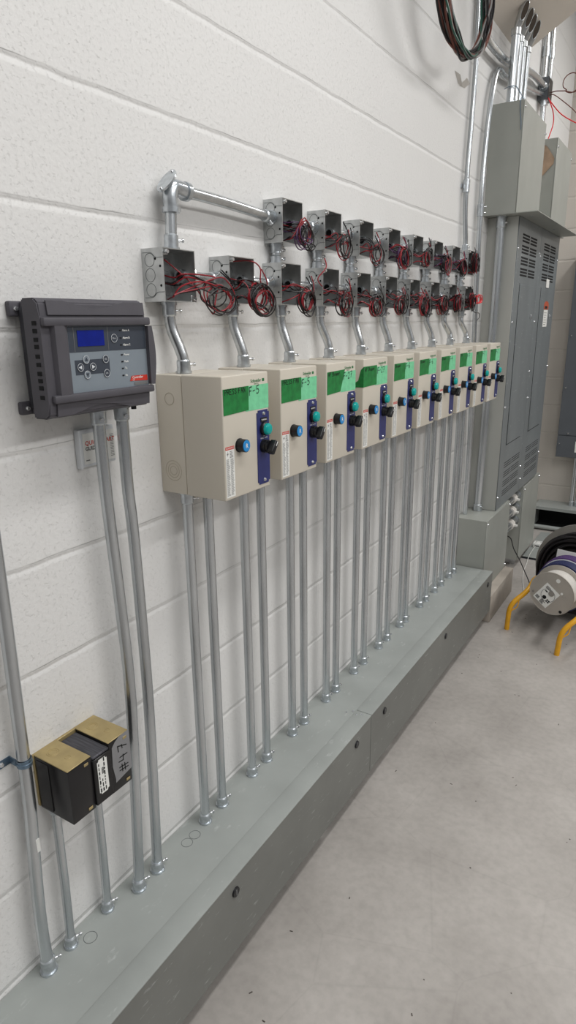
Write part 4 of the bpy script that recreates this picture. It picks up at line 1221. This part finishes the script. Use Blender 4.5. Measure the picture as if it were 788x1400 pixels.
# small grey box at the far end with its conduits and wires
t = thing('junction_box', 'small dark grey junction box up by the soffit, red wires hanging from it', 'junction box', (0, 4.17, 2.692))
bm = B(); w = 0.002
y0, z0, hh = 4.170, 2.692, 0.105
box(bm, 0, w, y0, y0 + 0.1, z0, z0 + hh); box(bm, w, 0.056, y0, y0 + w, z0, z0 + hh); box(bm, w, 0.056, y0 + 0.098, y0 + 0.1, z0, z0 + hh)
box(bm, w, 0.056, y0 + w, y0 + 0.098, z0, z0 + w); box(bm, w, 0.056, y0 + w, y0 + 0.098, z0 + hh - w, z0 + hh)
obj('box_shell', bm, 'panel_dark', t)
bm = B(); box(bm, 0.050, 0.058, y0 + 0.004, y0 + 0.096, z0 + 0.004, z0 + hh - 0.004, 0.002, 1); obj('cover', bm, 'xblack', t)
bm = B(); screw_head(bm, (0.030, y0, z0 + 0.06), (0, -1, 0), 0.005, 0.004); screw_head(bm, (0.030, y0, z0 + 0.03), (0, -1, 0), 0.005, 0.004); obj('screw', bm, 'steel', t)
for i, (xx, yy, r) in enumerate(((0.022, 4.195, 0.0147), (0.040, 4.245, 0.0147))):
    t = thing('conduit', 'conduit going up from the small dark box past the soffit, %s of two' % ('left one', 'right one')[i], 'conduit', (xx, yy, z0 + hh), 'conduits above the small dark box')
    bm = B(); cyl(bm, (xx, yy, z0 + hh), (xx, yy, 3.35), r, 18); obj('pipe', bm, 'galv_h', t)
    bm = B(); cyl(bm, (xx, yy, 2.90), (xx, yy, 2.95), r + 0.0035, 16); obj('coupling', bm, 'zinc', t)
t = thing('conduit', 'short bright conduit from the small dark box down to the rear upper pull box', 'conduit', (0.03, 4.22, 2.473))
bm = B(); cyl(bm, (0.032, 4.20, 2.473), (0.032, 4.20, z0), 0.0147, 18); obj('pipe', bm, 'galv_h', t)
connector(t, (0.032, 4.20, z0), (0, 0, -1), r=0.0147, L=0.03)
def wire(name, label, pts, m, r=0.0028, part='strand', group=None):
    t = thing(name, label, 'wire', pts[0], group)
    bm = B(); tube(bm, spline(pts, 8), r, 7); obj(part, bm, m, t)
    return t
wire('loose_wire', 'red wire hanging straight down from the small dark box', [(0.054, 4.19, 2.70), (0.066, 4.19, 2.68), (0.080, 4.24, 2.63), (0.082, 4.25, 2.58), (0.075, 4.22, 2.52), (0.068, 4.19, 2.474)], 'wred_b')
wire('loose_wire', 'red wire sagging from the small dark box out of the picture at right', [(0.054, 4.21, 2.70), (0.068, 4.22, 2.68), (0.13, 4.20, 2.61), (0.20, 4.22, 2.565), (0.26, 4.24, 2.54), (0.40, 4.26, 2.52), (0.6, 4.30, 2.53)], 'wred_b')
wire('loose_wire', 'grey-brown wire arching from the small dark box to the right edge', [(0.054, 4.23, 2.72), (0.075, 4.23, 2.72), (0.11, 4.28, 2.70), (0.17, 4.30, 2.65), (0.23, 4.32, 2.59), (0.34, 4.34, 2.52), (0.5, 4.36, 2.50)], 'wbrown', 0.0024)
pts = [(0.054, 4.24, 2.735), (0.085, 4.24, 2.738)]
for i in range(11):
    a = PI * 1.35 + 2 * PI * 1.05 * i / 10 * -1
    pts.append((0.155 + 0.042 * math.cos(a), 4.25 + 0.004 * i, 2.775 + 0.045 * math.sin(a)))
pts += [(0.17, 4.30, 2.735), (0.205, 4.30, 2.765), (0.215, 4.30, 2.785)]
t = wire('loose_wire', 'dark wire with an orange end, looped in the air right of the small dark box', pts, 'wbrown', 0.0026)
bm = B(); tube(bm, spline([(0.19, 4.302, 2.747), (0.208, 4.300, 2.766), (0.222, 4.30, 2.782), (0.225, 4.30, 2.80)], 6), 0.0034, 7); obj('orange_end', bm, 'worange', t)

# ================================================================== BIG WIRE COIL ON THE WALL
t = thing('wire_coil', 'large hanging coil of black, green, white and brown wires at the top of the wall', 'wires', (0.06, 2.53, 2.40))
cc = V((0.115, 2.535, 2.685))
rg = random.Random(12)
for cname, nm, n in (('wblack', 'black_wire', 8), ('wgreen', 'green_wire', 3), ('wgrey', 'white_wire', 3), ('wbrown', 'brown_wire', 5)):
    bm = B()
    for i in range(n):
        ra = 0.262 + rg.uniform(-0.042, 0.042); rb = 0.262 + rg.uniform(-0.030, 0.022)
        oy = rg.uniform(-0.014, 0.014); ph = rg.uniform(0, 6.28)
        oz = (rb - 0.262) * 0.75 + rg.uniform(-0.004, 0.004)
        oy += (0.262 - ra) * 0.55
        pts = []
        for k in range(28):
            a = 2 * PI * k / 28
            wob = 1 + 0.014 * math.sin(3 * a + ph) + 0.010 * math.sin(5 * a + ph * 2)
            pts.append(cc + V((0.016 * math.sin(2 * a + ph) + rg.uniform(-0.004, 0.004), oy + ra * math.cos(a) * wob, oz + rb * math.sin(a) * wob)))
        tube(bm, spline(pts, 3, closed=True), 0.0038, 7, closed=True)
    obj(nm, bm, cname, t)
bm = B(); cyl(bm, (0.0, 2.535, 2.915), (0.15, 2.535, 2.918), 0.006, 10); cyl(bm, (0.145, 2.535, 2.918), (0.15, 2.535, 2.94), 0.006, 10)
h = obj('wall_hook', bm, 'zinc', None, (0.0, 2.535, 2.915)); tag(h, 'steel wall hook carrying the large wire coil', 'hook')
# peeling scrap on the wall below it
t = thing('paint_scrap', 'small curled scrap of paint peeling off the wall under the coil', 'scrap', (0, 2.84, 2.44))
bm = B()
for p in ([(0.0005, 2.795, 2.462), (0.012, 2.83, 2.455), (0.010, 2.865, 2.425), (0.0005, 2.845, 2.43)], [(0.0005, 2.86, 2.428), (0.016, 2.90, 2.462), (0.018, 2.935, 2.45), (0.0005, 2.925, 2.435)]):
    vs = [bm.verts.new(q) for q in p]; bm.faces.new(vs)
    vs = [bm.verts.new((q[0] + 0.0008, q[1], q[2])) for q in p]; bm.faces.new(vs[::-1])
obj('flake', bm, 'paper', t)

# ================================================================== BACK WALL EQUIPMENT
t = thing('panelboard', 'dark slate-grey panel on the back wall at the right edge of the picture', 'electrical panel', (0.155, 5.03, 0.558))
obj('panel_box', box(B(), 0.157, 0.67, 5.032, YB - 0.001, 0.56, 1.968, 0.001, 1), 'panel_dark', t)
obj('upper_cover', box(B(), 0.155, 0.672, 5.024, 5.032, 0.7195, 1.968, 0.002, 1), 'panel_dark', t)
obj('lower_cover', box(B(), 0.155, 0.672, 5.024, 5.032, 0.558, 0.7165, 0.002, 1), 'panel_dark', t)
for (xx, zz) in ((0.176, 1.81), (0.176, 1.42), (0.176, 1.06), (0.225, 0.735), (0.172, 0.655), (0.64, 1.8), (0.64, 1.06), (0.64, 0.655)):
    bm = B(); screw_head(bm, (xx, 5.024, zz), (0, -1, 0), 0.008, 0.007); obj('screw', bm, 'steel', t)
obj('door', box(B(), 0.285, 0.60, 5.020, 5.024, 0.79, 1.75, 0.001, 1), 'panel_dark', t)
l = obj('white_sticker', box(B(), 0.281, 0.36, 5.0235, 5.0242, 0.60, 0.68), 'white', t)
for i, xx in enumerate((0.292, 0.330)):
    t = thing('conduit', 'grey conduit below the dark slate panel on the back wall, %s of two' % ('left one', 'right one')[i], 'conduit', (xx, 5.09, 0.18), 'conduits below the dark slate panel')
    bm = B(); cyl(bm, (xx, 5.09, 0.183), (xx, 5.09, 0.558), 0.0147, 18); obj('pipe', bm, 'galv', t)
    connector(t, (xx, 5.09, 0.183), (0, 0, 1), r=0.0147, L=0.035)
t = thing('wireway', 'open-fronted wireway with dark inside, along the foot of the back wall', 'wireway', (0.06, 4.955, 0.0))
bm = B()
box(bm, 0.05, 1.4, 4.955, YB, 0.176, 0.183); box(bm, 0.05, 1.4, 4.957, 4.962, 0.160, 0.176); box(bm, 0.05, 1.4, 5.155, YB, 0.012, 0.176); box(bm, 0.05, 1.4, 4.955, 5.155, 0.012, 0.018)
box(bm, 0.05, 0.056, 4.957, 5.155, 0.018, 0.176)
obj('trough_body', bm, 'way', t)
bm = B(); box(bm, 0.06, 1.4, 5.150, 5.154, 0.018, 0.175); box(bm, 0.06, 1.4, 4.975, 5.154, 0.0185, 0.022); obj('shade_lining', bm, 'hole', t)  # near-black sheets added to paint the shade inside the trough
bm = B(); tube(bm, [(0.05, 4.965, 0.024), (0.5, 4.965, 0.024), (1.4, 4.965, 0.024)], 0.016, 14); obj('lip', bm, 'way', t)
t = thing('metal_cover', 'flat grey sheet cover lying on the floor before the back wireway', 'sheet', (0.45, 4.55, 0))
obj('sheet', box(B(), 0.135, 1.0, 4.262, 4.880, 0.003, 0.010, 0.001, 1), 'way', t)
obj('folded_edge', box(B(), 0.135, 1.0, 4.262, 4.275, 0.0, 0.010, 0.0008, 1), 'panel_dark', t)
t = thing('outlet_box', 'small white outlet box lying at the foot of the scuffed pull box', 'outlet', (0.19, 4.50, 0.010))
ob = obj('shell', box(B(), 0.156, 0.215, 4.49, 4.555, 0.010, 0.042, 0.003), 'white', t)
bm = B()
for (a, b) in ((0.168, 4.508), (0.168, 4.53), (0.198, 4.508), (0.198, 4.53)):
    box(bm, a, a + 0.008, b, b + 0.006, 0.042, 0.0425)
box(bm, 0.17, 0.20, 4.4895, 4.49, 0.018, 0.03)
obj('slots', bm, 'ink_grey', t)
wire('loose_cable', 'thin white cable lying across the floor from the white outlet box', [(0.175, 4.49, 0.02), (0.170, 4.44, 0.013), (0.175, 4.30, 0.013), (0.19, 4.15, 0.003), (0.205, 4.0, 0.003), (0.235, 3.85, 0.003), (0.275, 3.70, 0.003), (0.285, 3.62, 0.003)], 'white', 0.0019)
wire('loose_cable', 'thin black cord drooping from the lowest nipple to the wire reels', [(0.15, 3.68, 0.33), (0.175, 3.70, 0.31), (0.20, 3.68, 0.26), (0.245, 3.66, 0.20), (0.30, 3.60, 0.14), (0.345, 3.52, 0.115), (0.40, 3.44, 0.12)], 'black', 0.0028)

# ================================================================== WIRE REELS AND STAND
AX = V((math.sin(math.radians(12)), math.cos(math.radians(12)), 0.0))
C0 = V((0.512, 3.125, 0.254))
def reel(name, label, s0, wd, flanges, wr, fm, wm, bore=0.016):
    c = C0 + AX * s0
    t = thing(name, label, 'wire reel', c - V((0, 0, max([R for _, R in flanges] + [wr]))), 'wire reels on the yellow stand')
    f = None
    for s, R in flanges:
        bm = B(); annulus(bm, c + AX * (s - (0 if s == 0 else 0.003)), AX, R, bore, 0.003, 56)
        ring(bm, c + AX * (s if s == 0 else s - 0.0015), AX, R - 0.001, 0.0022, 56, 6)
        f2 = obj('flange', bm, fm, t)
        f = f or f2
    bm = B(); cyl(bm, c + AX * 0.003, c + AX * (wd - 0.003), wr, 48)
    nr = max(4, int(wd / 0.006))
    for i in range(nr):
        ring(bm, c + AX * (0.006 + (wd - 0.012) * i / (nr - 1)), AX, wr, 0.0030, 48, 6)
    obj('wound_wire', bm, wm, t)
    return t, f, c
t, f, c = reel('wire_reel', 'steel-flanged reel of white wire with a printed label, nearest on the stand', 0.0, 0.096, ((0, 0.108), (0.096, 0.117)), 0.092, 'flange', 'wwhite')
ex_, ez_ = V((AX.y, -AX.x, 0)), V((0, 0, 1))     # in the flange plane, seen from the camera: right, up
def fl(a, b, o=0.0006): return c + ex_ * a + ez_ * b - AX * o
# stamped holes, raised ring, label
for (a, b, r, m) in ((0.025, 0.072, 0.010, 'white'), (0.050, -0.082, 0.0075, 'hole'), (-0.090, -0.012, 0.006, 'flange_g'), (0.048, 0.012, 0.006, 'white')):
    bm = B(); cyl(bm, fl(a, b, -0.0005), fl(a, b, 0.0008), r, 20); obj('flange_hole', bm, m, f)
bm = B(); ring(bm, fl(0.060, 0.002, 0), AX, 0.008, 0.0005, 20, 5); obj('stamped_ring', bm, 'flange_g', f)
ang = math.radians(-36)
def lb(a, b, o=0.001):   # label frame, turned clockwise
    return fl(-0.022 + a * math.cos(ang) - b * math.sin(ang), -0.012 + a * math.sin(ang) + b * math.cos(ang), o)
bm = B(); prism(bm, [lb(-0.040, -0.058), lb(0.042, -0.058), lb(0.042, 0.050), lb(-0.040, 0.050)], -AX * 0.0006)
l = obj('paper_label', bm, 'white', t)
bm = B()
rg = random.Random(9)
for i in range(8):
    for j in range(2):
        a0 = -0.034 + j * 0.0; pass
def lq(bm, a0, a1, b0, b1): prism(bm, [lb(a0, b0, 0.0017), lb(a1, b0, 0.0017), lb(a1, b1, 0.0017), lb(a0, b1, 0.0017)], -AX * 0.0003)
for i in range(9):
    lq(bm, -0.034 + i * 0.0022, -0.0328 + i * 0.0022, -0.050, -0.034)
for i in range(5):
    lq(bm, -0.004, 0.012 + rg.uniform(0, 0.012), -0.054 + i * 0.0045, -0.0515 + i * 0.0045)
for i in range(4):
    lq(bm, 0.016 + (i % 2) * 0.010, 0.024 + (i % 2) * 0.010, -0.030 + (i // 2) * 0.009, -0.023 + (i // 2) * 0.009)
for i in range(3):
    lq(bm, -0.030, -0.006 + 0.006 * i, 0.036 - i * 0.005, 0.0385 - i * 0.005)
lq(bm, -0.020, -0.006, 0.010, 0.016); lq(bm, 0.002, 0.010, 0.012, 0.020)
obj('label_print', bm, 'ink', l)
bm = B(); tube(bm, [lb(0.006 + 0.034 * math.cos(a), 0.002 + 0.034 * math.sin(a), 0.0018) for a in [2 * PI * i / 36 for i in range(36)]], 0.0011, 6, closed=True)
obj('hub_edge', bm, 'ink_grey', l)
bm = B(); cyl(bm, lb(0.0, -0.018, 0.0012), lb(0.0, -0.018, 0.0022), 0.010, 20); obj('hub_bore', bm, 'hole', l)
reel('wire_reel', 'reel of navy blue wire, second on the stand', 0.099, 0.064, ((0.064, 0.128),), 0.122, 'offwhite', 'wnavy')
t3, f3, c3 = reel('wire_reel', 'reel of violet wire, third on the stand', 0.165, 0.064, ((0.064, 0.128),), 0.132, 'flange', 'wviolet')
bm = B(); prism(bm, [c3 + AX * 0.066 + ex_ * -0.085 + ez_ * 0.085, c3 + AX * 0.066 + ex_ * 0.03 + ez_ * 0.128, c3 + AX * 0.066 + ex_ * 0.03 + ez_ * 0.150, c3 + AX * 0.066 + ex_ * -0.08 + ez_ * 0.150], AX * 0.002)
obj('paper_tag', bm, 'white', t3)
# big black reel behind, standing on the floor
cb = C0 + AX * 0.27
t = thing('cable_reel', 'large grey-flanged reel heaped with black cable behind the violet wire', 'cable reel', cb - V((0, 0, 0.254)))
bm = B(); annulus(bm, cb + AX * 0.125, AX, 0.252, 0.02, 0.012, 64)
obj('flange', bm, 'flange_g', t)
bm = B(); cyl(bm, cb + AX * 0.01, cb + AX * 0.125, 0.15, 48); obj('wound_cable', bm, 'wblack', t)
rg = random.Random(21)
for i in range(30):
    bm = B()
    R_ = 0.156 + rg.uniform(0, 0.050)
    s_ = rg.uniform(0.008, 0.112); ph = rg.uniform(0, 6.28); tl = rg.uniform(-0.16, 0.16)
    pts = []
    for k in range(30):
        a = 2 * PI * k / 30
        lift = 0.016 * max(0, math.sin(a)) * rg.uniform(0.6, 1.0)
        pts.append(cb + AX * (min(0.118, max(0.006, s_ + 0.010 * math.sin(a + ph) + tl * 0.10 * math.cos(a)))) + (ex_ * math.cos(a) + ez_ * math.sin(a)) * (R_ * (1 + 0.02 * math.sin(3 * a + ph)) + lift))
    tube(bm, spline(pts, 2, closed=True), 0.0058, 7, closed=True)
    obj('cable_turn', bm, 'wblack', t)
# yellow stand
t = thing('reel_stand', 'yellow tube stand carrying the wire reels, two feet showing', 'reel stand', (0.45, 3.1, 0))
RY = 0.0125
def leg(pts, nm):
    bm = B(); tube(bm, bend(pts, 0.05, 6), RY, 16)
    return obj(nm, bm, 'yellow', t)
l1 = leg([(0.311, 3.158, 0), (0.317, 3.152, 0.142), (0.384, 3.210, 0.205), (0.392, 3.372, 0.235), (0.562, 3.366, 0.254)], 'side_tube')
l2 = leg([(0.582, 3.004, 0), (0.590, 2.998, 0.128), (0.660, 3.045, 0.200), (0.715, 3.350, 0.235), (0.572, 3.366, 0.254)], 'side_tube')
def brace(p, q, r, par):
    bm = B(); tube(bm, bend([p, q, r], 0.012, 4), 0.0028, 7); obj('corner_brace', bm, 'yellow', par)
brace((0.322, 3.153, 0.105), (0.352, 3.165, 0.128), (0.356, 3.175, 0.168), l1)
brace((0.594, 3.000, 0.092), (0.622, 3.012, 0.115), (0.628, 3.022, 0.160), l2)
bm = B(); cyl(bm, C0 - AX * 0.004, C0 + AX * 0.47, 0.014, 16); obj('axle', bm, 'flange_g', t)

# ================================================================== FLOOR BITS
bm = B()
rg = random.Random(77)
for i in range(110):
    x = rg.uniform(0.24, 1.6); y = rg.uniform(0.7, 3.6)
    a = rg.uniform(0, PI); L = rg.uniform(0.0012, 0.0045); w = rg.uniform(0.0006, 0.0014)
    c, s = math.cos(a), math.sin(a)
    pts = [(x + c * L - s * w, y + s * L + c * w, 0.0), (x - c * L - s * w, y - s * L + c * w, 0.0), (x - c * L + s * w, y - s * L - c * w, 0.0), (x + c * L + s * w, y + s * L - c * w, 0.0)]
    prism(bm, pts, (0, 0, 0.0012))
o = obj('floor_debris', bm, 'debris'); tag(o, 'specks of debris scattered over the concrete floor', 'debris', kind='stuff')

# ================================================================== CAMERA, LIGHT
cx, cz, yaw, pitch, roll, F = 0.9674, 1.5329, -0.5606, -0.2861, -0.0118, 881.973
f = V((math.sin(yaw) * math.cos(pitch), math.cos(yaw) * math.cos(pitch), math.sin(pitch)))
r = V((math.cos(yaw), -math.sin(yaw), 0)); u = r.cross(f)
r2 = r * math.cos(roll) + u * math.sin(roll); u2 = u * math.cos(roll) - r * math.sin(roll)
cam = bpy.data.cameras.new('camera')
cam.sensor_fit = 'VERTICAL'; cam.sensor_height = 36.0; cam.lens = F * 36.0 / 1400.0
cam.clip_start = 0.02
co = bpy.data.objects.new('camera', cam)
COL.objects.link(co)
mw = Matrix(((r2.x, u2.x, -f.x, cx), (r2.y, u2.y, -f.y, 0), (r2.z, u2.z, -f.z, cz), (0, 0, 0, 1)))
co.matrix_world = mw
SC.camera = co

def area(name, loc, target, sx, sy, power, col=(1, 1, 1)):
    l = bpy.data.lights.new(name, 'AREA')
    l.shape = 'RECTANGLE'; l.size = sx; l.size_y = sy; l.energy = power; l.color = col
    o = bpy.data.objects.new(name, l)
    COL.objects.link(o)
    o.location = loc
    d = V(target) - V(loc)
    o.rotation_euler = d.to_track_quat('-Z', 'Y').to_euler()
    return o
def strip(loc, sx, sy, power, col=(1, 0.995, 0.985)):
    o = area('ceiling_lamp', loc, (loc[0], loc[1], 0), sx, sy, power, col)
    o.rotation_euler = (0, 0, 0)
    return o
strip((1.25, 0.9, 3.4), 0.3, 2.4, 31)
strip((1.25, 4.25, 3.4), 0.3, 1.4, 25)
strip((3.7, 1.6, 3.4), 0.4, 4.0, 98)

w = bpy.data.worlds.new('world'); SC.world = w
w.use_nodes = True
nt = w.node_tree
bg = nt.nodes['Background']
tc = nt.nodes.new('ShaderNodeTexCoord'); sp = nt.nodes.new('ShaderNodeSeparateXYZ')
nt.links.new(tc.outputs['Generated'], sp.inputs[0])
mr = nt.nodes.new('ShaderNodeMapRange'); mr.inputs[1].default_value = -1; mr.inputs[2].default_value = 1
nt.links.new(sp.outputs[2], mr.inputs[0])
cr = nt.nodes.new('ShaderNodeValToRGB')
e = cr.color_ramp.elements
e[0].position = 0.0; e[0].color = (0.35, 0.34, 0.33, 1)
e[1].position = 1.0; e[1].color = (0.95, 0.95, 0.94, 1)
q = e.new(0.48); q.color = (0.30, 0.30, 0.30, 1)
q = e.new(0.62); q.color = (0.62, 0.62, 0.62, 1)
nt.links.new(mr.outputs[0], cr.inputs['Fac'])
nt.links.new(cr.outputs['Color'], bg.inputs['Color'])
bg.inputs['Strength'].default_value = 0.52

SC.view_settings.view_transform = 'Standard'
SC.view_settings.look = 'None'
SC.view_settings.exposure = 0.06
SC.view_settings.gamma = 0.94
